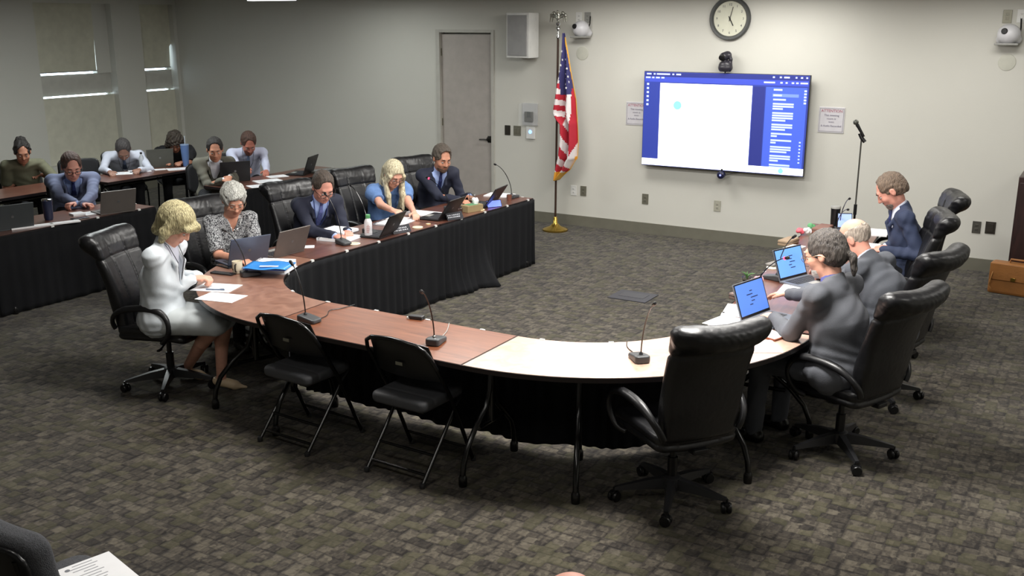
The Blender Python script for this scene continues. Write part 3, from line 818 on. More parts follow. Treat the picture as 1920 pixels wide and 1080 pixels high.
# ------------------------------------------------------------------ left rows of skirted tables
def row_table(name, X, Y0, Y1, label, legm=True, skl=None, seed=3, depth=.62, ends=True):
    t = table_poly(name, [(-depth, 0), (0, 0), (0, Y1-Y0), (-depth, Y1-Y0)], wood_y, label, [(-depth/2, .15, 0), (-depth/2, Y1-Y0-.15, 0)],
                   [((-depth/2, .15), (-depth/2, Y1-Y0-.15))], loc=(X, Y0))
    if skl: skirt('table_skirt', ([(X-depth+.02, Y1), (X, Y1)] if ends else [])+[(X, Y1-.001), (X, Y0)], skl, [.3+.5*k for k in range(int((Y1-Y0)/.5)+1)], out=-1, seed=seed)
    return t
row_table('staff_table', -8.49, 3.5, 5.16, 'wooden staff table at the left edge of the picture', skl='pleated black skirt on the staff table at the left edge', seed=21, ends=False)
row_table('staff_table', -8.49, 5.17, 7.0, 'wooden staff table in front of the man in blue-grey jacket', skl='pleated black skirt below the man in the blue-grey jacket', seed=22)
row_table('staff_table', -8.47, 8.22, 10.15, 'wooden staff table shared by tan-suited man and man in white shirt with tie', skl='pleated black skirt of the table behind the grey-haired woman', seed=23)
row_table('staff_table', -10.3, 5.9, 7.55, 'dark table in front of the woman in khaki uniform', seed=24)
row_table('staff_table', -10.25, 7.8, 9.6, 'dark table by the window wall with papers and the blue tumbler', seed=25)

# ------------------------------------------------------------------ executive chair
def make_exec():
    r = empty('executive_chair', (0, 0, 0), 0, 'x', 'chair')
    st = MB()
    st.lathe([(.05, .07), (.055, .10), (.05, .14), (.03, .15)], 20)
    for k in range(5):
        a = R_(90+72*k); c, s_ = math.cos(a), math.sin(a); n_ = (-s_, c)
        pr = [(.03, .030, .075, .14), (.15, .024, .075, .125), (.27, .018, .072, .10), (.325, .015, .07, .088)]
        vs = []; fs = []
        for d_, w_, z0, z1 in pr:
            for sx, zz in ((-1, z0), (1, z0), (.7, z1), (-.7, z1)): vs.append((c*d_+n_[0]*sx*w_, s_*d_+n_[1]*sx*w_, zz))
        for i in range(3):
            for q in range(4): fs.append((i*4+q, i*4+(q+1) % 4, i*4+4+(q+1) % 4, i*4+4+q))
        fs += [(3, 2, 1, 0), (12, 13, 14, 15)]; st.add(vs, fs)
    st.build('star_base', dark_p, r, True)
    for k in range(5):
        a = R_(90+72*k); c, s_ = math.cos(a)*.325, math.sin(a)*.325
        g = MB(); g.tube([(c, s_, .045), (c, s_, .082)], .010)
        for q in (-1, 1):
            g.T = Matrix.Translation((c, s_, .031)) @ Matrix.Rotation(a+.7*k, 4, 'Z') @ Matrix.Translation((0, q*.016, 0)) @ Matrix.Rotation(PI/2, 4, 'X')
            g.lathe([(.012, -.011), (.027, -.011), (.031, -.006), (.031, .006), (.027, .011), (.012, .011)], 18)
        g.T = Matrix.Translation((c, s_, .031)) @ Matrix.Rotation(a+.7*k, 4, 'Z'); g.box((0, 0, .022), (.05, .03, .02), bev=.006)
        g.build('caster', black_p, r, True)
    g = MB(); g.lathe([(.028, .12), (.028, .26)], 18); g.lathe([(.018, .26), (.018, .40)], 18); g.build('gas_column', black_p, r, True)
    g = MB(); g.box((0, -.02, .395), (.18, .26, .05), bev=.012); g.tube([(.08, .05, .39), (.22, .08, .375), (.27, .09, .37)], .007); g.box((.28, .09, .37), (.05, .02, .012), bev=.004)
    g.box((0, -.20, .40), (.09, .16, .03), bev=.008)
    g.build('seat_mechanism', black_p, r)
    # seat cushion
    s = SDF((-.31, -.30, .39), (.31, .32, .56), .008)
    def fseat(x, y, z):
        zz = z-(.47-.25*np.maximum(y-.16, 0)**1.3-.02*np.cos(x*6))
        qx = np.abs(x)-.255+.06; qy = np.abs(y-.005)-.265+.06; qz = np.abs(zz)-.052+.035
        rr = np.sqrt(np.maximum(qx, 0)**2+np.maximum(qy, 0)**2); q2 = rr-.06
        dz = qz-.035
        d = np.sqrt(np.maximum(q2+.03, 0)**2+np.maximum(dz+.03, 0)**2)+np.minimum(np.maximum(q2+.03, dz+.03), 0)-.03
        d = d+.010*np.exp(-((zz+.006)/.007)**2)+.006*np.exp(-((np.abs(x)-.13)/.008)**2)*(zz > 0)
        return d
    s.un(fseat, (-.29, -.28, .40), (.29, .30, .54)); s.mesh('seat', leather, r)
    # backrest
    s = SDF((-.33, -.62, .40), (.33, -.02, 1.22), .008)
    def fback(x, y, z):
        t = np.clip((z-.46)/.68, -.1, 1.1)
        zt = z-.45*x*x*np.clip(t, 0, 1)
        y0 = -.235-.205*t+.035*np.sin(np.clip(t, 0, 1)*PI)+.75*x*x*(.4+.6*np.clip(t, 0, 1))
        th = .043+.030*np.clip((t-.80)/.10, 0, 1)+.010*np.exp(-((t-.3)/.15)**2)
        hw = .228+.034*np.clip(t, 0, 1)
        yy = y-y0+.018*np.clip((t-.8)/.12, 0, 1)
        r_ = .042
        qx = np.abs(x)-hw+r_; qy = np.abs(yy)-th+r_*.95; qz = np.abs(zt-.79)-.345+.055
        d = np.sqrt(np.maximum(qx, 0)**2+np.maximum(qy, 0)**2+np.maximum(qz, 0)**2)-r_
        front = np.clip(yy/.03, 0, 1)
        d = d+front*(.010*np.exp(-((np.abs(x)-.095)/.009)**2)+.010*np.exp(-((t-.78)/.012)**2))
        d = d+.0018*np.sin(x*70+6*np.sin(z*14+x*9))*np.exp(-((t-.95)/.09)**2)
        # pillow roll undercut on the rear side
        d = d+(1-front)*.010*np.exp(-((t-.78)/.02)**2)
        return d
    s.un(fback, (-.33, -.62, .40), (.33, -.02, 1.22), .01)
    def pz(x): return (x, -.235-.205*.96+.75*x*x-.018, 1.085+.45*x*x)
    xs_ = [-.235, -.16, -.08, 0, .08, .16, .235]
    s.path([pz(x) for x in xs_], [.050, .056, .058, .058, .058, .056, .050], .045)
    s.disp(lambda x, y, z: .0012*np.sin(x*60+9*np.sin(z*17+x*11)+12*np.sin(y*14))*np.exp(-((z-1.10)/.06)**2))
    b = s.mesh('backrest', leather, r)
    for sx in (-1, 1):
        pts = [(sx*.25, .10, .415), (sx*.285, .14, .44), (sx*.305, .185, .51), (sx*.31, .19, .58), (sx*.308, .15, .645), (sx*.306, .07, .672), (sx*.303, -.05, .675), (sx*.298, -.16, .655), (sx*.285, -.235, .61), (sx*.255, -.27, .55), (sx*.23, -.27, .50)]
        P = []
        for i in range(len(pts)-1):
            for q in range(3):
                a = Vector(pts[max(i-1, 0)]); b_ = Vector(pts[i]); c = Vector(pts[i+1]); d = Vector(pts[min(i+2, len(pts)-1)]); t = q/3
                P.append(.5*((2*b_)+(c-a)*t+(2*a-5*b_+4*c-d)*t*t+(3*b_-a-3*c+d)*t**3))
        P.append(Vector(pts[-1]))
        g = MB(); g.tube([tuple(p) for p in P], [.020+.006*math.exp(-((p.z-.67)/.03)**2) for p in P], 12, flat=.8)
        g.build('armrest', M('armrest_plastic', (20, 20, 22), .38, bump=(40, .05)), r, True)
    return r
ex = make_exec()
EXEC = [  # x, y, facing in degrees from +X, label
    (-5.76, 4.76, 20, 'black leather executive chair under the woman in the white jacket'),
    (-6.27, 5.86, -10, 'black leather executive chair behind the grey-haired woman in patterned blouse'),
    (-6.24, 6.92, -12, 'black leather executive chair behind the man in navy suit and glasses'),
    (-6.28, 7.92, -12, 'black leather executive chair behind the blonde woman'),
    (-6.28, 8.92, -17, 'black leather executive chair of the man at the far left table end'),
    (-1.88, 4.93, 143, 'large empty black leather chair in the foreground seen from behind'),
    (-1.22, 6.06, 158, 'black leather chair behind the nearest man in grey suit with ponytail'),
    (-1.25, 7.17, 164, 'black leather chair with a bluish shine behind the bald man'),
    (-1.45, 8.33, 198, 'black leather chair behind the bearded man in navy suit'),
    (-1.50, 9.38, 197, 'empty black leather chair nearest the wall at right'),
]
for i, (x, y, a, lb) in enumerate(EXEC):
    if i == 0: ex.location = (x, y, 0); ex.rotation_euler.z = R_(a-90); ex['label'] = lb; ex['group'] = 'executive chairs'
    else: clone(ex, (x, y, 0), R_(a-90), lb, 'executive chairs')

# ------------------------------------------------------------------ folding chairs
pad_m = M('folding_pad', (64, 65, 68), .6, bump=(60, .1))
def make_folding():
    r = empty('folding_chair', (0, 0, 0), 0, 'x', 'chair', 'padded black folding chairs')
    # local: sitter faces +Y. back/front-leg frame: one bent tube on each side
    W = .24
    pts = [(-W, .235, .012), (-W, .13, .24), (-W, .03, .46), (-W, -.09, .66), (-W+.005, -.155, .76), (-W+.03, -.19, .82), (-W+.08, -.205, .85), (0, -.22, .868), (W-.08, -.205, .85), (W-.03, -.19, .82), (W-.005, -.155, .76), (W, -.09, .66), (W, .03, .46), (W, .13, .24), (W, .235, .012)]
    MB().tube(pts, .0125, 10).build('front_frame', black_m, r, True)
    for sx in (-1, 1):
        MB().tube([(sx*(W-.028), .16, .445), (sx*(W-.028), .10, .40), (sx*(W-.03), -.05, .22), (sx*(W-.03), -.235, .012)], .0115, 10).build('rear_leg', black_m, r, True)
        MB().lathe([(.016, 0), (.018, .02), (.014, .03)], 12, c=(sx*(W-.03), -.235, 0)).build('foot_cap', dark_p, r, True); MB().lathe([(.016, 0), (.018, .02), (.014, .03)], 12, c=(sx*W, .238, 0)).build('foot_cap', dark_p, r, True)
    for a_, b_ in ((-.19, .062), (-.11, .155)): MB().tube([(-W+.03, a_, b_), (W-.03, a_, b_)], .009).build('crossbar', black_m, r, True)
    MB().tube([(-W, .20, .10), (W, .20, .10)], .009).build('crossbar', black_m, r, True)
    # curved metal back panel
    vs = []; fs = []; NX, NZ_ = 16, 6
    for sgn in (0, 1):
        for j in range(NZ_+1):
            for i in range(NX+1):
                x = -W+.012+(2*W-.024)*i/NX; f = j/NZ_; z = .60+.235*f-.02*(1-f)*0; e = 1-(2*i/NX-1)**2
                zz = z if f < 1 else .60+.235+.025*e
                y = -.055-.17*((z-.60)/.25)*.6-.04*e-.006*sgn
                vs.append((x*(1-.06*f*f*(1-e)), y-.0, zz))
    n1 = (NX+1)*(NZ_+1)
    for j in range(NZ_):
        for i in range(NX):
            a = j*(NX+1)+i; fs.append((a, a+1, a+NX+2, a+NX+1)); fs.append((n1+a, n1+a+NX+1, n1+a+NX+2, n1+a+1))
    for i in range(NX):
        fs.append((i, n1+i, n1+i+1, i+1)); a = NZ_*(NX+1)+i; fs.append((a, a+1, n1+a+1, n1+a))
    for j in range(NZ_):
        a = j*(NX+1); fs.append((a, a+NX+1, n1+a+NX+1, n1+a)); a += NX; fs.append((a, n1+a, n1+a+NX+1, a+NX+1))
    MB().add(vs, fs).build('back_panel', M('folding_panel', (18, 18, 20), .3), r, True)
    pn = MB(); pn.box((.0, -.157, .70), (.05, .004, .02), bev=.001); pn.build('maker_plate', plate_m, r)
    s = SDF((-.23, -.22, .40), (.23, .25, .53), .007)
    def fs_(x, y, z):
        zz = z-.468; qx = np.abs(x)-.205+.05; qy = np.abs(y-.01)-.205+.05
        q2 = np.sqrt(np.maximum(qx, 0)**2+np.maximum(qy, 0)**2)-.05
        th = .035-.35*(np.maximum(np.abs(x), 0)**3)
        dz = np.abs(zz)-th
        return np.sqrt(np.maximum(q2+.025, 0)**2+np.maximum(dz+.025, 0)**2)+np.minimum(np.maximum(q2+.025, dz+.025), 0)-.025+.006*np.exp(-((y+.09)/.008)**2)*(zz > 0)
    s.un(fs_, (-.22, -.21, .41), (.22, .24, .52)); s.mesh('seat_pad', pad_m, r)
    MB().box((0, .01, .435), (.36, .36, .012), bev=.004).build('seat_pan', black_m, r)
    return r
fc = make_folding(); 
fc.location = (-4.24, 4.56, 0); fc.rotation_euler.z = R_(-3); fc['label'] = 'black padded folding chair nearer the woman in the white jacket'
clone(fc, (-3.37, 4.56, 0), R_(-2), 'black padded folding chair nearer the empty leather chair in front')

# ------------------------------------------------------------------ low rear chairs of the staff (dark stacking chairs)
blk_f = M('black_fabric', (30, 30, 33), .9, bump=(200, .3))
def make_stack(fab, shell, big=0):
    r = empty('stacking_chair', (0, 0, 0), 0, 'x', 'chair')
    g = MB()
    for sx in (-1, 1):
        g.tube([(sx*.24, .22, .01), (sx*.24, .20, .40), (sx*.24, .16, .43), (sx*.24, -.20, .43), (sx*.235, -.25, .60), (sx*.23, -.29, .84)], .012, 8)
        g.tube([(sx*.24, -.16, .43), (sx*.24, -.28, .01)], .012, 8)
    g.tube([(-.24, .16, .43), (.24, .16, .43)], .012, 8); g.tube([(-.24, -.2, .43), (.24, -.2, .43)], .012, 8)
    g.build('frame', black_m, r, True)
    s = SDF((-.28, -.27, .40), (.28, .28, .54), .009)
    def f(x, y, z):
        qx = np.abs(x)-.245+.06; qy = np.abs(y)-.235+.06; q2 = np.sqrt(np.maximum(qx, 0)**2+np.maximum(qy, 0)**2)-.06; dz = np.abs(z-.465+.2*np.maximum(y-.12, 0)**1.2)-.035
        return np.sqrt(np.maximum(q2+.03, 0)**2+np.maximum(dz+.03, 0)**2)+np.minimum(np.maximum(q2+.03, dz+.03), 0)-.03
    s.un(f, (-.26, -.25, .41), (.26, .26, .53)); s.mesh('seat', fab, r)
    def bk(off, th, name, mt, hw, hz_):
        s = SDF((-.31, -.44, .52), (.31, -.10, .96), .009)
        def f(x, y, z):
            yy = y+.245+.14*(z-.62)-.5*x*x+off
            qx = np.abs(x)-hw+.07; qz = np.abs(z-.73)-hz_+.07; q2 = np.sqrt(np.maximum(qx, 0)**2+np.maximum(qz, 0)**2)-.07; d = np.abs(yy)-th
            return np.sqrt(np.maximum(q2+th*.8, 0)**2+np.maximum(d+th*.8, 0)**2)+np.minimum(np.maximum(q2+th*.8, d+th*.8), 0)-th*.8
        s.un(f, (-.31, -.43, .53), (.31, -.11, .95)); s.mesh(name, mt, r)
    bk(-.03*big, .028+.03*big, 'backrest', fab, .235+.03*big, .17+.01*big); bk(.034, .012, 'back_shell', shell, .25+.02*big, .18-.03*big)
    return r
fab_m = M('charcoal_fabric', (72, 73, 77), .95, bump=(220, .5), var=(120, .25))
stc = make_stack(fab_m, black_p, 1)
st2 = make_stack(blk_f, black_p); st2['label'] = 'dark chair under the woman in khaki uniform'; st2.location = (-11.35, 7.45, 0); st2.rotation_euler.z = R_(-115)
if 0: clone(stc, (-11.25, 7.30, 0), R_(-90), 'dark chair under the woman in khaki uniform'); 
clone(st2, (-11.29, 8.87, 0), R_(-120), 'dark chair of the head-down man in white shirt')
clone(st2, (-11.13, 9.62, 0), R_(-120), 'dark chair of the long-haired person in black')
clone(st2, (-9.76, 6.97, 0), R_(-120), 'dark chair under the man in the blue-grey jacket')
clone(st2, (-9.38, 8.62, 0), R_(-120), 'dark chair under the man in the tan suit')
clone(st2, (-9.8, 9.56, 0), R_(-120), 'dark chair under the white-shirted man with tie')
clone(st2, (-11.1, 8.05, 0), R_(-125), 'empty dark chair between the khaki-uniformed woman and the man in white shirt')
stc.location = (-3.23, 2.08, 0); stc.rotation_euler.z = R_(-4); stc['label'] = 'charcoal audience chair holding a white paper at the bottom left'
if 0: clone(stc, (-3.24, 2.12, 0), R_(-6), 'charcoal audience chair holding a white paper at the bottom left')
for o in list(bpy.data.objects):
    if o.name.startswith('stacking_chair'): o['group'] = 'fabric stacking chairs'
# ------------------------------------------------------------------ things on the tables
def laptop(loc, rz, label, lid, screen=None, w_=.34, d_=.235, tilt=22, logo=True, extra=None, stick=False):
    r = empty('laptop', (loc[0], loc[1], TZ), rz, label, 'laptop', 'laptops on the tables')
    MB().box((0, 0, .009), (w_, d_, .016), bev=.004).build('base', lid, r)
    kb = MB().box((0, .028, .0175), (w_-.05, d_*.48, .0015)).build('keyboard', M('keys_dark', (34, 34, 38), .6), r)
    g = MB()
    for i in range(12):
        for j in range(4): g.box((-w_/2+.042+i*(w_-.084)/11, -.02+j*.030, .019), (.017, .020, .002))
    g.build('keycaps', M('keycap', (60, 61, 66), .6), kb)
    MB().box((0, -.075, .0175), (.10, .055, .001)).build('touchpad', grey_p, r)
    L = empty('lid_hinge', (0, d_/2-.004, .016)); bpy.data.objects.remove(L)
    R3 = Matrix.Rotation(-R_(tilt), 3, 'X'); hgt = d_+.0
    o = Vector((0, d_/2-.002, .014))
    c = o+R3 @ Vector((0, 0, hgt/2)); 
    ld = MB().box(c, (w_, .010, hgt), bev=.003, rot=R3).build('lid', lid, r)
    c2 = o+R3 @ Vector((0, -.0058, hgt/2)); MB().box(c2, (w_-.008, .001, hgt-.008), rot=R3).build('bezel', black_p, ld)
    c3 = o+R3 @ Vector((0, -.0068, hgt/2+.004)); MB().box(c3, (w_-.026, .0012, hgt-.032), rot=R3).build('display', screen or M('display_dim', (70, 84, 120), .3, emit=.25), ld)
    if screen is not None:
        rn = random.Random(int(loc[1]*100)); g = MB()
        for q in range(5):
            cc = o+R3 @ Vector((rn.uniform(-.03, .03)-.0, -.0078, hgt/2+.05-.022*q)); g.box(cc, (rn.uniform(.03, .09), .0008, .006), rot=R3)
        g.build('screen_mark', M('screen_mark_dark', (34, 46, 86), .5, emit=.2), ld)
    if logo:
        c4 = o+R3 @ Vector((0, .0056, hgt*.5)); b_ = MB(); b_.T = Matrix.Translation(c4) @ R3.to_4x4() @ Matrix.Rotation(-PI/2, 4, 'X'); b_.lathe([(.013, 0), (.013, .0008)], 16); b_.build('lid_emblem', M('emblem_grey', (120, 120, 122), .3, .6), ld)
    return r
lid_s = M('laptop_silver', (118, 122, 130), .4, .5); lid_d = M('laptop_dark', (34, 33, 35), .4, .3); lid_b = M('laptop_bluegrey', (96, 104, 122), .4, .5); lid_g = M('laptop_warm_grey', (108, 102, 98), .4, .4)
scr = M('display_blue', (96, 146, 222), .4, emit=.75); scr2 = M('display_deep_blue', (78, 118, 200), .4, emit=.65)
def P2(px, py): v = at(px, py, TZ); return (v.x, v.y)
F = lambda deg: R_(deg-90)
laptop(P2(452, 490), F(-18), 'blue-grey laptop, lid toward us, in front of the grey-haired woman', lid_b)
laptop(P2(523, 475), F(-2), 'warm grey laptop beside the blue folder, lid toward us', lid_g, w_=.35)
laptop(P2(706, 441), F(8), 'dark laptop behind the white bottle, in front of the blonde woman', lid_d, tilt=30, w_=.30)
laptop(P2(818, 408), F(6), 'dark laptop right of the open white papers on the left row', lid_d, tilt=34)
laptop(P2(900, 385), F(10), 'dark laptop at the far left table end near the blue device', lid_d, tilt=34)
laptop(P2(1446, 602), F(166), 'open laptop with blue screen in front of the man with ponytail', lid_s, scr2, w_=.35, tilt=20)
laptop(P2(1512, 530), F(160), 'open laptop with bright blue screen in front of the bald man', lid_s, scr, w_=.34, tilt=20)
laptop((at(212, 397, TZ).x, at(212, 397, TZ).y), F(-14), 'grey laptop on the staff table beside the man in blue-grey jacket', lid_g, w_=.36, tilt=16)
laptop((at(16, 428, TZ).x, at(16, 428, TZ).y), F(-14), 'dark grey laptop cut off by the left edge of the picture', M('laptop_slate', (66, 70, 72), .5, .3), w_=.38, tilt=12)
laptop((at(437, 338, TZ).x, at(437, 338, TZ).y), F(-30), 'dark laptop in front of the man in tan suit', lid_d, w_=.36, tilt=10)
laptop((at(562, 326, TZ).x, at(562, 326, TZ).y), F(20), 'small dark laptop alone at the far end of the staff table', lid_d, w_=.34, tilt=20)
laptop((at(298, 312, TZ).x, at(298, 312, TZ).y), F(-30), 'dim laptop between the clear bottle and the blue tumbler by the windows', M('laptop_dim', (84, 84, 78), .5, .3), w_=.34, tilt=10)

def paper_stack(px, py, w_, d_, h_, deg, label, mat=None, lines=True, seed=0, name='paper_stack', cat='papers', xy=None, z=None):
    v = at(px, py, z or TZ) if xy is None else Vector((*xy, z or TZ)); r = empty(name, v, R_(deg), label, cat)
    MB().box((0, 0, h_/2+.0005), (w_, d_, h_)).build('sheets', mat or paper_m, r)
    if lines:
        g = MB(); rn = random.Random(seed); n_ = int(d_/.022)
        for k in range(2, n_-1):
            ww = w_*rn.uniform(.35, .78); g.box((-w_*.40+ww/2, -d_/2+k*.022, h_+.001), (ww, .0035, .0006))
        if lines == 1: g.build('print', M('print_faint', (178, 180, 190), .9), r)
        else: g.build('print', ink_m, r)
    return r
# in front of the woman in white
p_ = paper_stack(406, 540, .30, .22, .004, 18, 'open white document before the woman in the white jacket', lines=1, seed=1)
paper_stack(415, 558, .30, .20, .002, 12, 'loose white sheet nearest the table edge by the woman in white', lines=False)
g = MB(); g.tube([(-.07, .0, 0), (.07, .01, 0)], .0045, 8); g.build('barrel', M('pen_blue_grey', (92, 112, 138), .3), None)
o = bpy.data.objects['barrel']; pr_ = empty('pen', at(403, 543, TZ+.010), R_(20), 'slate blue pen lying across the white document', 'pen'); o.parent = pr_
MB().tube([(.03, .010, .004), (.065, .012, .005)], .0016, 6).build('clip', chrome, pr_)
paper_stack(575, 463, .13, .10, .002, 40, 'small white note with a dark mark beyond the grey laptop', lines=2, seed=4)
# binder under the blue folder
def ring_binder(px, py, w_, d_, h_, deg, label, cover, pages=True):
    r = empty('ring_binder', at(px, py, TZ), R_(deg), label, 'binder')
    MB().box((0, 0, .002), (w_, d_, .004)).build('back_cover', cover, r)
    MB().box((.008, 0, .004+h_/2), (w_-.03, d_-.02, h_)).build('sheets', paper_m, r)
    MB().box((-w_/2+.002, 0, h_/2+.002), (.004, d_, h_+.004)).build('spine', cover, r)
    for y in (-.09, 0, .09):
        t_ = MB(); t_.tube([(-w_/2+.022+.018*math.cos(q*PI/5-.2), y, .004+h_*.45+(.55*h_+.012)*math.sin(q*PI/5-.2)) for q in range(6)], .0018, 6); t_.build('ring', chrome, r, True)
    return r
rb = ring_binder(512, 506, .30, .27, .058, 22, 'thick binder of white pages under the blue folder', M('cover_white', (206, 206, 212), .5))
bf = empty('folder', at(505, 500, TZ+.067), R_(24), 'bright blue plastic folder lying on the thick binder', 'folder')
g = MB()
vs = []; fs = []; n1 = 14
for j in range(n1+1):
    for i in range(n1+1):
        x = -.17+.34*i/n1; y = -.125+.25*j/n1; vs.append((x, y, .012+.006*math.sin(x*22+y*9)+.010*max(0, abs(x)-.10)*6*math.sin(y*12)))
for j in range(n1):
    for i in range(n1): a = j*(n1+1)+i; fs.append((a, a+1, a+n1+2, a+n1+1))
fm = M('folder_blue', (52, 140, 222), .25, coat=.5)
o = g.add(vs, fs).build('cover', fm, bf, True); o.modifiers.new('t', 'SOLIDIFY').thickness = .002
MB().box((0, 0, .002), (.33, .24, .003)).build('back_cover', M('folder_deep', (30, 84, 170), .3), bf)
MB().box((.02, -.06, .019), (.14, .03, .001), rot=Matrix.Rotation(.1, 3, 'Z')).build('label_strip', paper_m, bf)
# mug
mg = empty('mug', at(446, 512, TZ), R_(-60), 'cream mug with dark print and handle beside the microphone', 'mug')
MB().lathe([(.030, 0), (.036, .004), (.038, .05), (.039, .095), (.035, .095), (.034, .012), (.0, .012)], 28).build('cup', M('mug_cream', (222, 212, 188), .35), mg, True)
MB().tube([(.037, 0, .078), (.060, 0, .076), (.068, 0, .05), (.058, 0, .024), (.036, 0, .02)], .0055, 8).build('handle', black_p, mg, True)
g = MB()
for a, z, s_ in [(-1.2, .06, .016), (-1.9, .045, .020), (-1.5, .03, .012), (-2.4, .065, .014), (-.8, .035, .014)]:
    g.box((.0385*math.cos(a), .0385*math.sin(a), z), (.003, s_, s_*.9), rot=Matrix.Rotation(a, 3, 'Z'))
g.build('print', M('mug_print', (120, 96, 70), .5), mg)
# dark slim case and phone next to the mug
for px, py, w_, d_, h_, dg, lb, cat, nm, mt in [(418, 514, .20, .055, .014, 8, 'dark slim case lying left of the mug', 'case', 'glasses_case', dark_p), (425, 500, .17, .08, .010, -10, 'shiny dark phone by the grey-haired woman', 'phone', 'phone', black_p)]:
    r = empty(nm, at(px, py, TZ), R_(dg), lb, cat); MB().box((0, 0, h_/2), (w_, d_, h_), bev=.004).build('case', mt, r); MB().box((0, 0, h_+.0005), (w_-.012, d_-.012, .001)).build('face', black_m, r)
# binder pair in front of the man with glasses
rb2 = ring_binder(636, 448, .30, .27, .020, 8, 'closed white binder underneath the open ring binder', M('cover_white2', (196, 196, 200), .5))
rb3 = ring_binder(634, 441, .30, .26, .022, 4, 'open ring binder with white pages lying on another binder', M('cover_dark', (60, 60, 66), .5)); rb3.location.z = TZ+.030
# bottle
bt = empty('juice_bottle', at(691, 444, TZ), 0, 'white plastic bottle with green cap on the left row', 'bottle')
MB().lathe([(.031, 0), (.035, .006), (.035, .05), (.033, .06), (.035, .07), (.035, .135), (.028, .155), (.018, .168), (.016, .175)], 28).build('bottle_body', M('bottle_white', (222, 220, 222), .3), bt, True)
MB().lathe([(.020, .170), (.021, .174), (.021, .200), (.018, .203)], 24).build('cap', M('cap_green', (92, 160, 104), .4), bt, True)
g = MB(); rn = random.Random(5)
for k in range(7): a = -1.0+.02*k; g.box((.0355*math.cos(a), .0355*math.sin(a), .045+k*.011), (.001, rn.uniform(.012, .03), .004), rot=Matrix.Rotation(a, 3, 'Z'))
g.build('label_print', M('label_print', (190, 120, 116), .6), bt)
# papers of the blonde woman
paper_stack(752, 412, .30, .22, .006, 10, 'white stack of pages between the two dark laptops', lines=1, seed=8)
paper_stack(790, 401, .34, .24, .010, 4, 'white pages on a dark folder in front of the blonde woman', lines=1, seed=9)
rb4 = ring_binder(735, 420, .28, .24, .012, 8, 'thin binder with open rings beneath the loose white pages', M('cover_grey', (120, 120, 126), .5))
# round coasters
for px, py, lb, m_ in [(665, 458, 'round cream coaster right of the microphone base', (232, 222, 198)), (783, 427, 'round cream coaster near the table skirt edge', (236, 222, 186)), (803, 421, 'small tan lump of wrapper beside the coaster', (196, 164, 120)), (900, 394, 'cream coaster left of the glowing blue device', (236, 216, 170)),
                       (1449, 503, 'round cream coaster left of the bald man', (232, 226, 210))]:
    r = empty('coaster', at(px, py, TZ), 0, lb, 'coaster'); q = .050 if 'lump' not in lb else .024
    MB().lathe([(q*.96, 0), (q, .003), (q, .007), (q*.95, .009)], 28).build('disc', M('coaster_%d' % m_[2], m_, .7), r, True); MB().lathe([(q*.7, .009), (q*.7, .0096)], 24).build('inner_ring', M('coaster_in', (206, 196, 170), .7), r, True)
# name plates (tent cards) and the blue device
def tent(px, py, deg, label, face, txt_m, seed):
    r = empty('name_plate', at(px, py, TZ), R_(deg), label, 'name plate')
    for sg in (-1, 1): MB().box((0, sg*.022, .034), (.20, .003, .075), rot=Matrix.Rotation(sg*R_(30)*1, 3, 'X')).build('panel', face, r)
    g = MB(); rn = random.Random(seed)
    for k, z in enumerate((.046, .028)):
        x = -.08
        while x < .07:
            w_ = rn.uniform(.006, .016); R3 = Matrix.Rotation(-R_(30), 3, 'X'); y = -.022-.0022-(.034-z)*math.tan(R_(30)); g.box((x, y, z), (w_, .0015, .011), rot=R3); x += w_+.008
    g.build('lettering', txt_m, r)
    return r
npd = M('plate_dark', (44, 44, 50), .3); npl = M('plate_light', (196, 198, 206), .4)
tent(750, 436, 73, 'name plate with dark and white bands beside the cream coaster', npd, npl, 1)
tent(850, 411, 73, 'dark name plate with pale lettering below the dark laptop', npd, npl, 2)
ds = empty('desk_display', at(926, 388, TZ), R_(60), 'small glowing blue device near the far end of the left row', 'device')
MB().box((0, 0, .035), (.17, .012, .075), bev=.002, rot=Matrix.Rotation(-R_(25), 3, 'X')).build('case', black_p, ds)
MB().box((0, -.0075, .035), (.158, .001, .066), rot=Matrix.Rotation(-R_(25), 3, 'X')).build('display', M('display_violet', (108, 130, 255), .4, emit=1.0), ds)
# tissue box and wrapped sweets
tb = empty('tissue_box', at(885, 396, TZ), R_(75), 'tan tissue box with white tissue and green top', 'tissue box')
MB().box((0, 0, .035), (.21, .11, .07), bev=.004).build('box', M('tissue_tan', (150, 132, 96), .7), tb)
MB().box((-.01, 0, .0715), (.12, .10, .002)).build('lid_print', M('tissue_green', (92, 140, 100), .6), tb)
s = SDF((-.08, -.05, .06), (.12, .05, .16), .005); s.path([(.05, 0, .06), (.055, .0, .10), (.075, .01, .12)], [.02, .028, .012], .01); s.path([(.05, 0, .07), (.035, .01, .115), (.02, .0, .12)], [.02, .02, .006], .01); s.mesh('tissue', paper_m, tb)
wt_ = empty('tissue_pack', at(862, 385, TZ), R_(80), 'white packet left of the tissue box', 'packet'); MB().box((0, 0, .03), (.07, .06, .06), bev=.012).build('packet', paper_m, wt_); MB().box((0, 0, .061), (.03, .04, .002)).build('seal', M('seal_teal', (150, 190, 180), .5), wt_)
gl = empty('glass_jar', at(860, 400, TZ), 0, 'dark round jar in front of the white packet', 'jar'); MB().lathe([(.03, 0), (.04, .02), (.04, .05), (.03, .06)], 24).build('jar', M('jar_dark', (60, 44, 40), .2), gl, True); MB().lathe([(.031, .06), (.031, .07)], 20).build('lid', dark_p, gl, True)
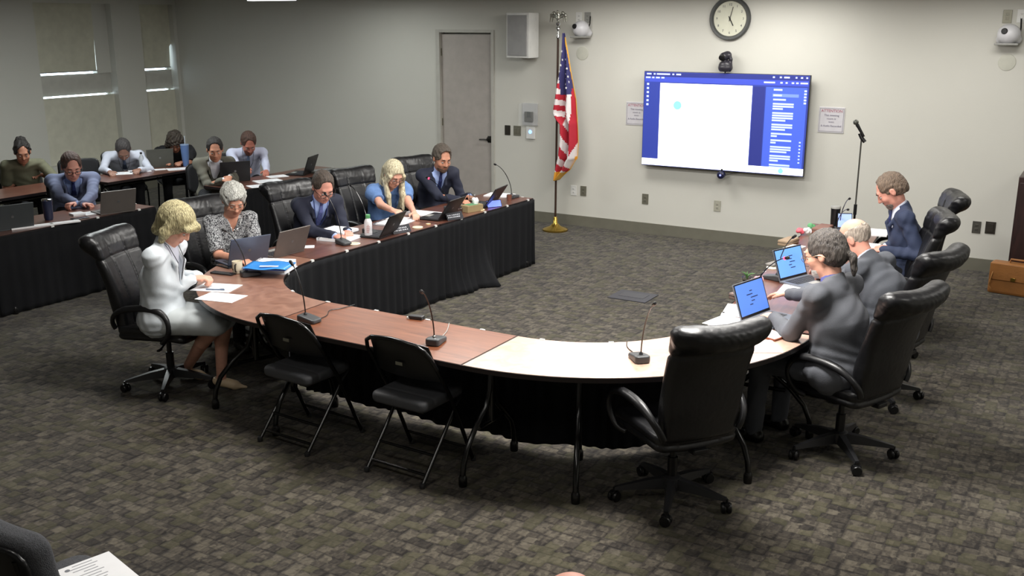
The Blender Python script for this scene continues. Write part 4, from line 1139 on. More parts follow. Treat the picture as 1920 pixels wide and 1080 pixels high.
# far end papers
paper_stack(937, 367, .30, .22, .012, 10, 'white papers behind the far laptop on the left row', lines=1, seed=11)
cl_ = empty('glass_tumbler', at(885, 381, TZ), 0, 'clear tumbler standing before the far laptop', 'tumbler'); MB().lathe([(.028, 0), (.032, .10), (.029, .10), (.026, .006), (0, .006)], 24).build('glass', glass_m, cl_, True)
cp = empty('paper_cup', at(955, 376, TZ), 0, 'small brown cup near the far end of the left row', 'cup'); MB().lathe([(.022, 0), (.028, .06), (.025, .06), (.02, .005), (0, .005)], 20).build('cup', M('cup_brown', (120, 76, 60), .5), cp, True)
# right arm papers etc.
paper_stack(1392, 584, .30, .24, .003, 100, 'white sheets spread in front of the nearest blue-screened laptop', lines=1, seed=21)
paper_stack(1362, 604, .26, .20, .002, 78, 'white sheet nearest the empty foreground chair on the right table', lines=1, seed=22)
paper_stack(1490, 545, .28, .21, .003, 95, 'blank white sheet left of the grey-suited man with ponytail', lines=False)
paper_stack(1416, 548, .10, .07, .005, 70, 'small cream note pad under the man with ponytail\'s hand', mat=M('note_cream', (226, 206, 160), .8), lines=False)
paper_stack(1640, 437, .30, .22, .012, 98, 'white pages in front of the man in navy suit at right', lines=1, seed=25)
paper_stack(1625, 462, .28, .2, .003, 95, 'white sheet below the bowed man in navy suit', lines=False)
paper_stack(1488, 466, .22, .12, .01, 80, 'white folded papers near the pink wrapper', lines=False)
paper_stack(1520, 432, .2, .14, .004, 80, 'white slip beside the green wrapper at the far right table', lines=False)
paper_stack(1428, 650, .24, .18, .003, 120, 'pale pink sheet on the corner table beside the empty foreground chair', mat=M('paper_pink', (228, 204, 200), .8), lines=False)
nb = empty('notebook', at(1440, 628, TZ), R_(160), 'reddish brown notebook under the forearm of the man with ponytail', 'notebook'); MB().box((0, 0, .006), (.22, .16, .012), bev=.002).build('cover', M('notebook_brown', (120, 62, 36), .5), nb); MB().box((0, 0, .0125), (.2, .14, .001)).build('page', paper_m, nb)
for px, py, w_, d_, h_, dg, lb, mt in [(1390, 556, .24, .05, .045, 73, 'long grey-brown glasses case along the table edge', M('case_taupe', (110, 92, 86), .6)), (1478, 458, .22, .10, .05, 80, 'tan box near the far end of the right tables', M('box_tan', (150, 128, 104), .7)),
                                       (1542, 434, .26, .12, .05, 85, 'reddish brown box beside the dark tumbler', M('box_rose', (134, 96, 84), .6)), (1455, 498, .2, .08, .03, 75, 'grey pouch behind the bright blue laptop', M('pouch_grey', (120, 116, 112), .7))]:
    r = empty('storage_case', at(px, py, TZ), R_(dg), lb, 'case'); MB().box((0, 0, h_/2), (w_, d_, h_), bev=.010).build('body', mt, r); MB().box((0, 0, h_*.6), (w_+.002, d_+.002, .003), bev=0).build('seam', dark_p, r)
# potted succulent, wrappers
sp = empty('succulent', at(1400, 532, TZ), 0, 'small green spiky plant in a clear pot on the right table', 'plant')
MB().lathe([(.03, 0), (.038, .05), (.034, .05), (.028, .006), (0, .006)], 20).build('pot', glass_m, sp, True); MB().lathe([(.02, .005), (.032, .035), (.0, .036)], 16).build('soil', M('soil', (60, 48, 38), .9), sp, True)
rn = random.Random(2)
for k in range(11):
    a = k*2.4; t_ = rn.uniform(.3, .9); L_ = rn.uniform(.05, .085); P = [Vector((0, 0, .035))+Vector((math.cos(a)*math.sin(t_*u), math.sin(a)*math.sin(t_*u), math.cos(t_*u)))*L_*u for u in (0, .35, .7, 1)]
    MB().tube(P, [.007, .0075, .005, .0008], 6, flat=.5).build('leaf', M('leaf_green', (84, 128, 74), .5), sp, True)
for px, py, c_, lb in [(1500, 434, (222, 96, 110), 'crumpled pink wrapper at the far end of the right tables'), (1524, 424, (96, 164, 110), 'crumpled green wrapper behind the pink one'), (1513, 434, (226, 226, 226), 'crumpled white wrapper between the pink and green ones'), (1424, 525, (214, 150, 160), 'pink ribbed wrapper beside the small plant')]:
    v = at(px, py, TZ+.03); s = SDF((-.06, -.06, -.005), (.06, .06, .09), .006); rn = random.Random(px)
    for q in range(7): s.ell((rn.uniform(-.025, .025), rn.uniform(-.025, .025), .022+rn.uniform(0, .025)), (.022, .016, .018), k=.004)
    o = s.mesh('wrapper', M('wrap_%d' % c_[1], c_, .5), None); o.location = (v.x, v.y, TZ); tag(o, lb, 'wrapper')
# dark tumbler and phone stand
tm = empty('travel_tumbler', at(1564, 430, TZ), 0, 'tall black tumbler with a steel rim on the far right table', 'tumbler')
MB().lathe([(.034, 0), (.038, .01), (.042, .17), (.044, .20)], 28).build('tumbler_body', black_p, tm, True); MB().lathe([(.0445, .198), (.0445, .215), (.04, .22)], 28).build('lid', grey_p, tm, True)
tk_ = empty('tablet', at(1582, 434, TZ), R_(22), 'tilted pale blue tablet screen beside the black tumbler', 'tablet')
R3 = Matrix.Rotation(-R_(12), 3, 'X'); MB().box((0, 0, .085), (.13, .008, .17), bev=.002, rot=R3).build('case', black_p, tk_); MB().box((0, -.0055, .086), (.118, .001, .155), rot=R3).build('display', M('display_pale', (150, 172, 236), .4, emit=.8), tk_); MB().box((0, .03, .04), (.05, .06, .006), rot=Matrix.Rotation(R_(55), 3, 'X')).build('kickstand', black_p, tk_)
# staff tables
v = at(92, 412, TZ); tn = empty('travel_tumbler', (v.x, v.y, TZ), 0, 'tall navy blue tumbler with silver lid on the left staff table', 'tumbler')
MB().lathe([(.036, 0), (.042, .02), (.048, .17), (.05, .19)], 28).build('tumbler_body', M('tumbler_navy', (36, 42, 66), .35), tn, True); MB().lathe([(.05, .19), (.05, .20), (.044, .205)], 28).build('lid', chrome, tn, True)
def sp_(px, py, w_, d_, dg, lb, h_=.004, m=None): return paper_stack(px, py, w_, d_, h_, dg, lb, mat=m, lines=1, seed=px)
sp_(145, 403, .12, .12, 75, 'small white note block in front of the folded hands', .02)
sp_(178, 399, .26, .18, 78, 'white sheet left of the grey laptop on the staff table')
r = empty('document_strip', at(86, 423, TZ), R_(71), 'long white roll of papers along the staff table edge', 'papers'); MB().box((0, 0, .008), (.62, .07, .016), bev=.004).build('sheets', paper_m, r); MB().box((.05, 0, .0175), (.02, .072, .002)).build('band', grey_p, r)
ph = empty('phone', at(150, 410, TZ), R_(76), 'dark phone lying under the small white note block', 'phone'); MB().box((0, .0, .005), (.16, .075, .009), bev=.003).build('case', black_p, ph); MB().box((0, 0, .0098), (.15, .068, .0008)).build('face', black_m, ph)
sp_(235, 325, .30, .22, 50, 'white paper under the bent head of the man in white shirt')
sp_(262, 321, .26, .2, 60, 'second white paper left of the clear bottle')
sp_(334, 317, .28, .2, 60, 'pale paper below the long-haired person in black')
sp_(300, 318, .14, .1, 60, 'small pale card beside the dim laptop')
sp_(503, 340, .32, .24, 66, 'white papers before the red-bearded man', .006)
sp_(487, 349, .26, .2, 66, 'lower white sheet nearest the dark laptop of the tan-suited man')
sp_(520, 331, .24, .18, 66, 'white sheet under the hand of the red-bearded man')
sp_(610, 322, .4, .3, 72, 'grey flat folder at the far end of the staff table', .02, M('folder_grey', (104, 104, 98), .7))
wb = empty('water_bottle', at(267, 317, TZ), 0, 'clear plastic water bottle on the dark window table', 'bottle')
MB().lathe([(.030, 0), (.034, .01), (.034, .12), (.030, .15), (.014, .185), (.013, .20)], 24).build('bottle_body', M('bottle_frost', (170, 174, 180), .3), wb, True); MB().lathe([(.015, .198), (.015, .22)], 16).build('cap', dark_p, wb, True)
bt2 = empty('blue_tumbler', at(349, 311, TZ), 0, 'blue tumbler with straw beside the long-haired person', 'tumbler')
MB().lathe([(.038, 0), (.05, .16), (.056, .27), (.056, .275)], 28).build('tumbler_body', M('tumbler_blue', (86, 112, 158), .35), bt2, True); MB().lathe([(.058, .275), (.058, .285), (.05, .29)], 28).build('lid', M('lid_clearblue', (130, 150, 180), .3), bt2, True); MB().tube([(.01, 0, .28), (.012, 0, .40)], .005, 8).build('straw', M('straw', (180, 190, 200), .4), bt2, True)

# ------------------------------------------------------------------ table microphones
mic_g = M('mic_base_grey', (58, 60, 62), .4)
def table_mic(bx, by, tip, label, lit=None, white_ring=False, cable=None, top=.40):
    b = at(bx, by, TZ); t = Vector(at(*tip[:2], tip[2])) - b if len(tip) == 3 else Vector(tip[3:])
    r = empty('table_microphone', b, 0, label, 'microphone', 'gooseneck microphones on the tables')
    an = math.atan2(t.y, t.x) if (abs(t.x)+abs(t.y)) > .02 else 0
    s = SDF((-.09, -.09, -.005), (.09, .09, .07), .005); c, sn = math.cos(an), math.sin(an)
    def f(x, y, z):
        u = x*c+y*sn; w_ = -x*sn+y*c; th = .020+.12*np.clip(.05-u, 0, .1)*.0+.012*np.clip((u+.06)/.1, 0, 1)
        q0 = np.abs(u)-.075+.02; q1 = np.abs(w_)-.045+.02; q2 = np.sqrt(np.maximum(q0, 0)**2+np.maximum(q1, 0)**2)-.02; dz = np.abs(z-th*.7)-th*.7
        return np.sqrt(np.maximum(q2+.008, 0)**2+np.maximum(dz+.008, 0)**2)+np.minimum(np.maximum(q2+.008, dz+.008), 0)-.008
    s.un(f, (-.09, -.09, 0), (.09, .09, .06)); s.mesh('mic_base', mic_g, r)
    g = MB(); g.lathe([(.013, 0), (.011, .012), (.006, .018)], 16, c=(.03*c, .03*sn, .040)); g.build('socket', chrome if white_ring else dark_p, r, True)
    p0 = Vector((.03*c, .03*sn, .05)); h = t-p0; P = []
    for k in range(15):
        u = k/14; q = p0+Vector((h.x*(u**1.7), h.y*(u**1.7), h.z*(1-(1-u)**1.25))); P.append(q)
    MB().tube(P, [.0042 if k < 9 else .0035 for k in range(15)], 8).build('gooseneck', black_m, r, True)
    d = (P[-1]-P[-2]).normalized(); MB().tube([P[-1]-d*.005, P[-1]+d*.004, P[-1]+d*.03, P[-1]+d*.038], [.006, .010, .011, .006], 12).build('mic_capsule', black_p, r, True)
    if lit: MB().tube([P[-1]-d*.012, P[-1]-d*.004], .0105, 12).build('light_ring', M('ring_red', (255, 60, 90), .4, emit=4), r, True)
    if cable:
        pts = [Vector(at(x, y, TZ+.004))-b for x, y in cable]; Q = []
        for i in range(len(pts)-1):
            for k in range(5):
                a, p_, q_, e = pts[max(i-1, 0)], pts[i], pts[i+1], pts[min(i+2, len(pts)-1)]; u = k/5
                Q.append(.5*((2*p_)+(q_-a)*u+(2*a-5*p_+4*q_-e)*u*u+(3*p_-a-3*q_+e)*u**3))
        Q.append(pts[-1]); MB().tube(Q, .0028, 6).build('cable', black_p if not white_ring else grey_p, r, True)
    return r
def tipz(bx, by, tx, ty, hgt): return (tx, ty, TZ+hgt)
table_mic(580, 603, (549, 497, TZ+.36), 'table microphone at the left end of the straight near table', cable=[(592, 600), (612, 592), (618, 582), (640, 578), (665, 571)])
table_mic(818, 643, (793, 549, TZ+.36), 'table microphone with white socket in the middle of the near table', white_ring=True, cable=[(828, 632), (838, 620), (842, 606)])
table_mic(1198, 675, (1225, 572, TZ+.38), 'table microphone left of the empty foreground chair', cable=[(1186, 660), (1176, 650), (1176, 636)])
table_mic(470, 517, (424, 434, TZ+.36), 'table microphone beside the cream mug in front of the blue folder')
table_mic(644, 458, (612, 366, TZ+.40), 'table microphone between the white binders and the skirt edge')
table_mic(694, 438, (660, 350, TZ+.40), 'table microphone hidden behind the white bottle and dark laptop')
table_mic(846, 395, (803, 334, TZ+.30), 'table microphone with red lit ring in front of the man in dark suit', lit=True)
table_mic(962, 371, (930, 309, TZ+.40), 'table microphone at the far corner of the left row')
table_mic(1450, 524, (1486, 446, TZ+.34), 'table microphone between the two blue-screened laptops')
table_mic(1404, 575, (1473, 484, TZ+.42), 'table microphone with pink lit ring behind the nearest blue screen', lit=True)
table_mic(1572, 432, (1592, 373, TZ+.36), 'taller table microphone at the far right table')
table_mic(1566, 437, (1589, 393, TZ+.30), 'lower table microphone bending right at the far right table')
# small wireless box on the near table
r = empty('cable_box', at(781, 598, TZ), R_(10), 'small dark box with a white tip on the near table', 'box'); MB().box((0, 0, .012), (.10, .05, .024), bev=.006).build('body', dark_p, r); MB().box((-.05, -.01, .008), (.02, .03, .014), bev=.002).build('plug', white_p, r)

# ------------------------------------------------------------------ floor-standing things
pm = at(1603, 425, .74); my = 9.95; mx = atY(1609, 330, 9.95).x
ms = empty('microphone_stand', (mx, my, 0), 0, 'tall thin floor stand with a handheld microphone on top', 'microphone stand')
tp = atY(1613, 262, my)
MB().lathe([(.13, 0), (.13, .012), (.11, .02), (.03, .03), (.014, .04)], 28).build('round_base', black_m, ms, True)
MB().tube([(0, 0, .03), (0, 0, .85)], .011, 10).build('lower_tube', black_m, ms, True); MB().tube([(0, 0, .80), (0, 0, .90)], .016, 12).build('clutch', black_p, ms, True)
dx_ = atY(1613, 262, my).x-mx
MB().tube([(0, 0, .88), (0, 0, tp.z)], .0075, 10).build('upper_tube', M('tube_grey', (92, 92, 86), .3, .6), ms, True)
MB().tube([(.035, 0, tp.z-.02), (-.0, 0, tp.z+.02), (-.02, 0, tp.z+.06)], .018, 10).build('mic_clip', black_p, ms, True)
hm = empty('handheld_microphone', (mx, my, tp.z+.03), 0, 'handheld microphone clipped on the floor stand', 'microphone')
MB().tube([(.02, 0, .0), (-.035, -.01, .09), (-.05, -.01, .112)], [.012, .015, .018], 14).build('mic_body', black_p, hm, True); MB().sphere((-.062, -.012, .133), .026, 16).build('mic_head', M('grille_grey', (96, 98, 92), .4, .6), hm, True)
# dark cabinet at the right edge and the leather bag
ca = atY(1893, 490, 11.2)
r = empty('wooden_cabinet', (-.38, 11.36, 0), 0, 'dark wooden cabinet cut off by the right edge of the picture', 'cabinet')
MB().box((0, 0, .56), (.72, .5, 1.12), bev=.01).build('cabinet_body', wood_dk, r)
for sx in (-1, 1):
    d_ = MB().box((sx*.175, -.26, .55), (.33, .02, 1.02), bev=.004).build('door', wood_dk, r); MB().box((sx*.04, -.275, .6), (.012, .02, .1), bev=.003).build('handle', black_m, d_)
bg = empty('leather_bag', (at(1895, 553, 0).x+.02, at(1895, 553, 0).y+.05, 0), R_(-8), 'brown leather briefcase standing on the carpet by the cabinet', 'bag')
lb_m = M('bag_leather', (148, 98, 50), .45, bump=(50, .2), var=(8, .12))
MB().box((0, 0, .155), (.46, .17, .31), bev=.025).build('bag_body', lb_m, bg); MB().box((0, -.092, .225), (.445, .014, .165), bev=.006).build('flap', lb_m, bg)
MB().tube([(-.19, -.088, .04), (-.215, -.10, .09), (-.20, -.11, .16), (-.19, -.10, .22)], .006, 6).build('strap', M('strap_tan', (170, 122, 70), .5), bg, True)
MB().box((0, -.105, .165), (.045, .012, .035), bev=.003).build('clasp', brass, bg); MB().tube([(-.07, 0, .305), (-.06, 0, .345), (.06, 0, .345), (.07, 0, .305)], .010, 8).build('handle', lb_m, bg, True)
# floor plate and dark bag-like bundle at skirt
v = at(1187, 556, 0); r = empty('floor_outlet', v, R_(0), 'dark square floor plate in the carpet inside the table ring', 'floor plate'); MB().box((0, 0, .004), (.40, .34, .008), bev=.003).build('plate', M('floor_plate', (50, 50, 56), .6), r); MB().box((0, .02, .009), (.26, .16, .003), bev=.001).build('lid', M('floor_lid', (58, 58, 62), .6), r)
# paper on the seat of the foreground chair
ps = empty('printed_sheet', (at(183, 1078, .508).x, at(183, 1078, .508).y, .512), R_(76), 'white printed sheet with a small round seal on the foreground seat', 'paper')
MB().box((0, 0, 0), (.216, .28, .0015)).build('sheet', paper_m, ps)
g = MB(); g.lathe([(.010, .001), (.010, .0018)], 18, c=(-.075, .105, 0)); g.build('seal', M('seal_grey', (120, 122, 128), .8), ps)
g = MB(); rn = random.Random(9)
for k in range(8): g.box((-.02+rn.uniform(0, .02), .12-.022*k, .0012), (rn.uniform(.05, .13), .004, .0008))
g.build('print', M('print_mid', (150, 152, 158), .8), ps)
# ------------------------------------------------------------------ people
def unit(v): v = V3(v); return v/max(np.linalg.norm(v), 1e-9)
def rotm(ax, a):
    return np.array(Matrix.Rotation(a, 3, ax))
SKIN = {}
def skin(name, c):
    if name not in SKIN:
        SKIN[name] = (M('skin_'+name, c, .55, var=(30, .06), bump=(180, .05)), M('lips_'+name, tuple(int(k*.80) if i else int(k*.86) for i, k in enumerate(c)), .5))
    return SKIN[name]
def hair_m(name, c, c2, st=(60, 60, 8)): return M('hair_'+name, tuple(min(255, int(k*1.12)) for k in c), .6, var=(2.2, .3), col2=tuple(int(k*.85) for k in c2), stretch=st, bump=(2.6, 1.0))
eye_w = M('eye_white', (205, 200, 195), .3); eye_d = M('eye_iris', (40, 34, 30), .2); brow_d = M('brow_dark', (62, 50, 42), .8); brow_l = M('brow_light', (150, 140, 128), .8)
glass_f = M('glasses_frame', (30, 26, 26), .3); shoe_b = M('shoe_black', (16, 15, 15), .3); trouser_b = M('trousers_black', (22, 23, 28), .85, bump=(150, .15)); badge_m = M('badge_card', (222, 226, 232), .5)

def person(name_label, head, face_deg, zh, pitch=25, yaw=0, roll=0, seat=.49, s=1.0, build=1.0, sk=('fair', (214, 160, 138)), top='jacket', top_m=None, shirt_m=None,
           tie_m=None, trouser=None, hair=None, hair_mat=None, handL=None, handR=None, h=.0075, glasses=None, beard=None, lanyard=None, brows=brow_d, legs='chair',
           curl=.5, hold=None, handdir=None, badge=False, knee=None, feet=None, skirt=None, shoes=shoe_b, lean=None, stripes=None, xoff=0, sleeve=1.0, watch=False, elbow_out=.35, legspread=.12):
    a = R_(face_deg-90)
    RZ = rotm('Z', a)
    # spine: find the forward lean that puts the head at the wanted height
    def chain(l):
        l = R_(l)
        P = V3((0, 0, seat+.085*s)); C1 = P+.27*s*V3((0, math.sin(l*.7), math.cos(l*.7)))
        N = C1+.235*s*V3((0, math.sin(l*1.25), math.cos(l*1.25)))
        na = l*1.0+R_(pitch)*.35
        HB = N+.075*s*V3((0, math.sin(na), math.cos(na)))
        pr = R_(pitch)
        HC = HB+.085*s*V3((0, math.sin(pr*.6+l*.2), math.cos(pr*.6+l*.2)))+.015*s*V3((0, math.cos(pr), -math.sin(pr)))
        return P, C1, N, HB, HC
    if lean is None:
        lo, hi = -8, 75
        for _ in range(30):
            mid = (lo+hi)/2
            if chain(mid)[4][2] > zh: lo = mid
            else: hi = mid
        lean = lo
    P, C1, N, HB, HC = chain(lean)
    hw = V3(head); off = RZ@HC
    org = V3((hw[0]-off[0], hw[1]-off[1], 0))
    root = empty('person', tuple(org), a, name_label, 'person')
    toL = lambda w: RZ.T@(V3(w)-org)
    l = R_(lean)
    up = unit(N-C1); right = V3((1, 0, 0)); fwd = np.cross(up, right); fwd = unit(-np.cross(right, up)) if False else unit(np.cross(up, right))
    # np.cross(up,right) for up=z,right=x is +y
    Sh = .175*s*(1+(build-1)*.4)
    ShL = N+V3((-Sh, 0, 0))-up*.055*s; ShR = N+V3((Sh, 0, 0))-up*.055*s
    if legs == 'chair': kn_y, kn_z = .44*s, seat+.065*s
    KL = V3((-legspread*s-.02, .43*s, seat+.06)); KR = V3((legspread*s+.02, .43*s, seat+.06))
    if knee: KL, KR = V3(knee[0]), V3(knee[1])
    AL_ = KL+V3((0, .02, -.40*s)); AR_ = KR+V3((0, .02, -.40*s))
    AL_[2] = AR_[2] = .085
    if feet: AL_, AR_ = toL(feet[0]), toL(feet[1])
    HL = P+V3((-.09*s, 0, -.0)); HR = P+V3((.09*s, 0, -.0))
    def arm_ik(Sd, W, side):
        u1, u2 = .295*s, .265*s
        d = W-Sd; L = np.linalg.norm(d)
        if L > (u1+u2)*.985: W = Sd+d/L*(u1+u2)*.985; d = W-Sd; L = np.linalg.norm(d)
        aa = (u1*u1-u2*u2+L*L)/(2*L); hh = math.sqrt(max(u1*u1-aa*aa, 0))
        pole = unit(V3((side*elbow_out, -.35, -1))); dd = d/L; pole = unit(pole-dd*(pole@dd))
        return Sd+dd*aa+pole*hh, W
    WL = toL(handL) if handL is not None else V3((-.07, P[1]+.45*s, .79))
    WR = toL(handR) if handR is not None else V3((.07, P[1]+.45*s, .79))
    EL, WL = arm_ik(ShL, WL, -1); ER, WR = arm_ik(ShR, WR, 1)
    # head frame
    HM = rotm('Z', R_(yaw))@rotm('Y', R_(roll))@rotm('X', -R_(pitch))
    hs = s*1.10
    def hp(x, y, z): return HC+HM@(V3((x, y, z))*hs)
    HA = HM.T
    hr = lambda *r: V3(r)*hs
    skm, lipm = skin(*sk)
    # ---------------- body: one continuous surface
    allp = np.array([P, C1, N, HC, HL, HR, KL, KR, AL_, AR_, EL, ER, WL, WR, ShL, ShR])
    lo = allp.min(0)-.22; hi = allp.max(0)+.22; lo[2] = max(lo[2], -.01)
    B = SDF(lo, hi, h)
    B.ecap(P, C1, (.13*s*build, .09*s*build), (.115*s*build, .072*s*build), k=.05)
    B.ecap(C1, N-up*.08*s, (.115*s*build, .072*s*build), (.11*s, .056*s), k=.05)
    B.cap(ShL, ShR, .042*s, k=.04)
    B.cap(N-up*.05*s, HB, .058*s*(.5+.5*build), .054*s, k=.03); B.cap(HB, hp(0, -.012, -.03), .052*s, .05*s, k=.03)
    for S_, E_, W_ in ((ShL, EL, WL), (ShR, ER, WR)):
        bare = top in ('blouse', 'puff', 'uniform'); B.cap(S_, E_, (.044 if bare else .033)*s, (.038 if bare else .030)*s, k=.02); B.cap(E_, W_, (.038 if bare else .030)*s, .0255*s, k=.02)
    leg_r = .9 if skirt else .8
    for H_, K_, A_ in ((HL, KL, AL_), (HR, KR, AR_)):
        B.cap(H_, K_, .075*s*leg_r, .052*s, k=.03); B.path([K_, K_*.62+A_*.38+V3((0, -.025 if skirt else 0, 0)), A_], [.05*s if skirt else .04*s, (.048 if skirt else .036)*s, .032*s])
        ft = unit(V3((A_[0]*.15, 1, 0)));
        B.cap(A_-V3((0, .02, .03 if skirt else .04)), A_+ft*.10*s-V3((0, 0, .045 if skirt else .055)), (.024 if skirt else .030)*s, (.016 if skirt else .024)*s, k=.02)
    # cranium, face, features (head-local metres)
    B.ell(hp(0, -.015, .028), hr(.074, .094, .088), HA, k=.02)
    B.ell(hp(0, .022, -.022), hr(.061, .070, .086), HA, k=.03)
    B.ell(hp(0, .030, -.070), hr(.050, .052, .044), HA, k=.03)
    B.ell(hp(0, .066, -.094), hr(.022, .018, .016), HA, k=.025)
    for sx in (-1, 1):
        B.ell(hp(sx*.037, .060, -.030), hr(.022, .022, .020), HA, k=.025)
        B.ellcut(hp(sx*.031, .100, .006), hr(.018, .018, .012), HA, k=.014)
    B.cap(hp(-.030, .080, .028), hp(.030, .080, .028), .010*hs, k=.02)
    B.cap(hp(0, .090, .010), hp(0, .106, -.026), .0075*hs, .0125*hs, k=.012)
    for sx in (-1, 1):
        B.ell(hp(sx*.012, .094, -.030), hr(.009, .010, .008), HA, k=.008)
        B.ell(hp(sx*.076, -.008, -.008), hr(.010, .019, .031), HA, k=.006); B.ellcut(hp(sx*.087, -.003, -.006), hr(.006, .011, .018), HA, k=.004)
        B.ell(hp(sx*.030, .079, .011), hr(.016, .012, .007), HA, k=.004)
    B.ell(hp(0, .086, -.056), hr(.024, .011, .0065), HA, k=.006); B.ell(hp(0, .085, -.068), hr(.021, .011, .0075), HA, k=.006)
    B.ellcut(hp(0, .099, -.0615), hr(.023, .006, .0018), HA, k=.003)
    # hands
    def hand(W_, E_, side, dirv, nrm):
        dirv = unit(dirv); nrm = V3(nrm); nrm = unit(nrm-dirv*(nrm@dirv)); lat = np.cross(dirv, nrm)*1.0   # lat points to the thumb for the right hand palm down
        th = -side*1.0
        latT = lat*(1 if (lat@V3((1, 0, 0)))*side < 0 else -1)       # thumb side = inner side
        p0 = W_+dirv*.012*s; p1 = W_+dirv*.082*s
        B.ecap(p0, p1, (.026*s, .015*s), (.038*s, .0135*s), right=lat, k=.012)
        for q, (o_, L_) in enumerate([(.029, .066), (.010, .075), (-.010, .070), (-.028, .055)]):
            b0 = p1+latT*o_*s-dirv*.006*s
            c1 = curl*(1+.12*q)
            d1 = dirv*math.cos(c1*.6)-nrm*math.sin(c1*.6); d2 = dirv*math.cos(c1*1.6)-nrm*math.sin(c1*1.6); d3 = dirv*math.cos(c1*2.3)-nrm*math.sin(c1*2.3)
            q1 = b0+d1*L_*.48*s; q2 = q1+d2*L_*.32*s; q3 = q2+d3*L_*.24*s
            B.path([b0, q1, q2, q3], [.0095*s, .0088*s, .008*s, .0072*s], .006)
        t0 = p0+latT*.024*s+dirv*.012*s; t1 = t0+unit(latT*.8+dirv*.7-nrm*.25)*.042*s; t2 = t1+unit(latT*.15+dirv-nrm*.35)*.030*s
        B.path([t0, t1, t2], [.013*s, .0105*s, .0085*s], .010)
        return p1
    out = []
    for W_, E_, side, ix in ((WL, EL, -1, 0), (WR, ER, 1, 1)):
        dv = unit(W_-E_)
        if handdir is not None and handdir[ix] is not None: dv = unit(unit(V3(handdir[ix]))*1.0+dv*.35)
        else: dv = unit(dv*.6+V3((-side*.25, .8, -.1)))
        out.append((hand(W_, E_, side, dv, (side*.15, 0, 1)), dv))
    noface = lambda x, y, z: 0
    c0 = hp(0, .096, -.062)
    lipf = lambda x, y, z: (((HA[0][0]*(x-c0[0])+HA[0][1]*(y-c0[1])+HA[0][2]*(z-c0[2]))/.023)**2+((HA[2][0]*(x-c0[0])+HA[2][1]*(y-c0[1])+HA[2][2]*(z-c0[2]))/.0125)**2 < hs*hs) & ((HA[1][0]*(x-c0[0])+HA[1][1]*(y-c0[1])+HA[1][2]*(z-c0[2])) > -.014)
    body = B.mesh('body', [skm, lipm], root, paint=[(lipf, 1)])
    # eyes and brows
    for sx in (-1, 1):
        g = MB(); c = hp(sx*.030, .0762, .000); g.m = 0; g.sphere(c, .0118*hs, 10)
        c = hp(sx*.030, .0762+.0082, -.006); g.sphere(c, .0052*hs, 8, m=1); g.build('eye', [eye_w, eye_d], body, True)
    for sx in (-1, 1):
        g = MB(); g.tube([hp(sx*.014, .0945, .027), hp(sx*.028, .0935, .032), hp(sx*.044, .083, .027)], [.0035*hs, .0042*hs, .0022*hs], 6); g.build('eyebrow', brows, body, True)
    # ---------------- hair
    if hair and hair != 'none':
        S = SDF(HC-.24*s, HC+.24*s if hair not in ('long', 'longdark') else HC+.24*s, .006)
        if hair in ('long', 'longdark', 'bob'):
            S = SDF(HC-V3((.26, .26, .50))*s, HC+.22*s, .006)
        t = dict(short=.008, crop=.005, side=.011, fringe=.004, bob=.022, long=.014, longdark=.018, pony=.010, curly=.022, bun=.010, pixie=.018)[hair]
        S.ell(hp(0, -.018, .030), hr(.074+t, .094+t, .088+t), HA, k=.01)
        if hair in ('short', 'side', 'pixie', 'crop'): S.ell(hp(0, -.045, -.015), hr(.064+t*.8, .066+t, .075), HA, k=.02)
        if hair == 'pony': S.ell(hp(0, -.045, -.01), hr(.076, .078, .075), HA, k=.02); S.path([hp(0, -.115, -.02), hp(0, -.135, -.05), hp(0, -.125, -.11), hp(0, -.115, -.14)], [.018*s, .022*s, .018*s, .008*s], .012)
        if hair == 'bun': S.ell(hp(0, -.045, -.01), hr(.074, .075, .075), HA, k=.02); S.ell(hp(0, -.12, .045), hr(.062, .06, .07), HA, k=.015); S.ell(hp(.0, -.13, -.02), hr(.045, .045, .07), HA, k=.015)
        if hair == 'side': S.ell(hp(.0, .03, .09), hr(.056, .05, .030), HA, k=.02)
        if hair == 'pixie': S.ell(hp(0, .03, .085), hr(.07, .065, .035), HA, k=.02)
        # face opening
        hl = dict(short=.078, crop=.080, side=.080, fringe=.11, bob=.055, long=.085, longdark=.06, pony=.082, curly=.06, bun=.084, pixie=.072)[hair]
        S.ellcut(hp(0, .118, hl-.105), hr(.078, .090, .105), HA, k=.012)
        if hair in ('short', 'crop', 'side', 'pony', 'bun'): S.ellcut(hp(0, .100, .066), hr(.062, .062, .048), HA, k=.010)
        if hair == 'short': S.ellcut(hp(0, .10, .02), hr(.085, .045, .06), HA, k=.02)
        if hair in ('short', 'crop', 'side', 'pony', 'bun', 'fringe', 'pixie'):
            zc = {'pixie': -.055}.get(hair, -.052)
            # trim below the ears and in front of the ears
            def fl(x, y, z): 
                qx, qy, qz = x-HC[0], y-HC[1], z-HC[2]
                yy = HA[1][0]*qx+HA[1][1]*qy+HA[1][2]*qz; zz = HA[2][0]*qx+HA[2][1]*qy+HA[2][2]*qz
                return np.minimum.reduce([zz-(zc-.35*np.maximum(-yy-.0, 0)), np.full_like(zz, 9)]) if True else 0
            cutm = SDF.ellf(hp(0, .05, -.07), hr(.12, .062, .085), HA)
            if hair != 'pixie': S.cut(cutm, S.lo, S.lo+S.n*S.h, k=.01)
            if hair not in ('pony', 'bun'):
                S.cut(lambda x, y, z: fl(x, y, z), S.lo, S.lo+S.n*S.h, k=.01)
        if hair == 'fringe': S.ellcut(hp(0, .0, .10), hr(.078, .130, .092), HA, k=.012)
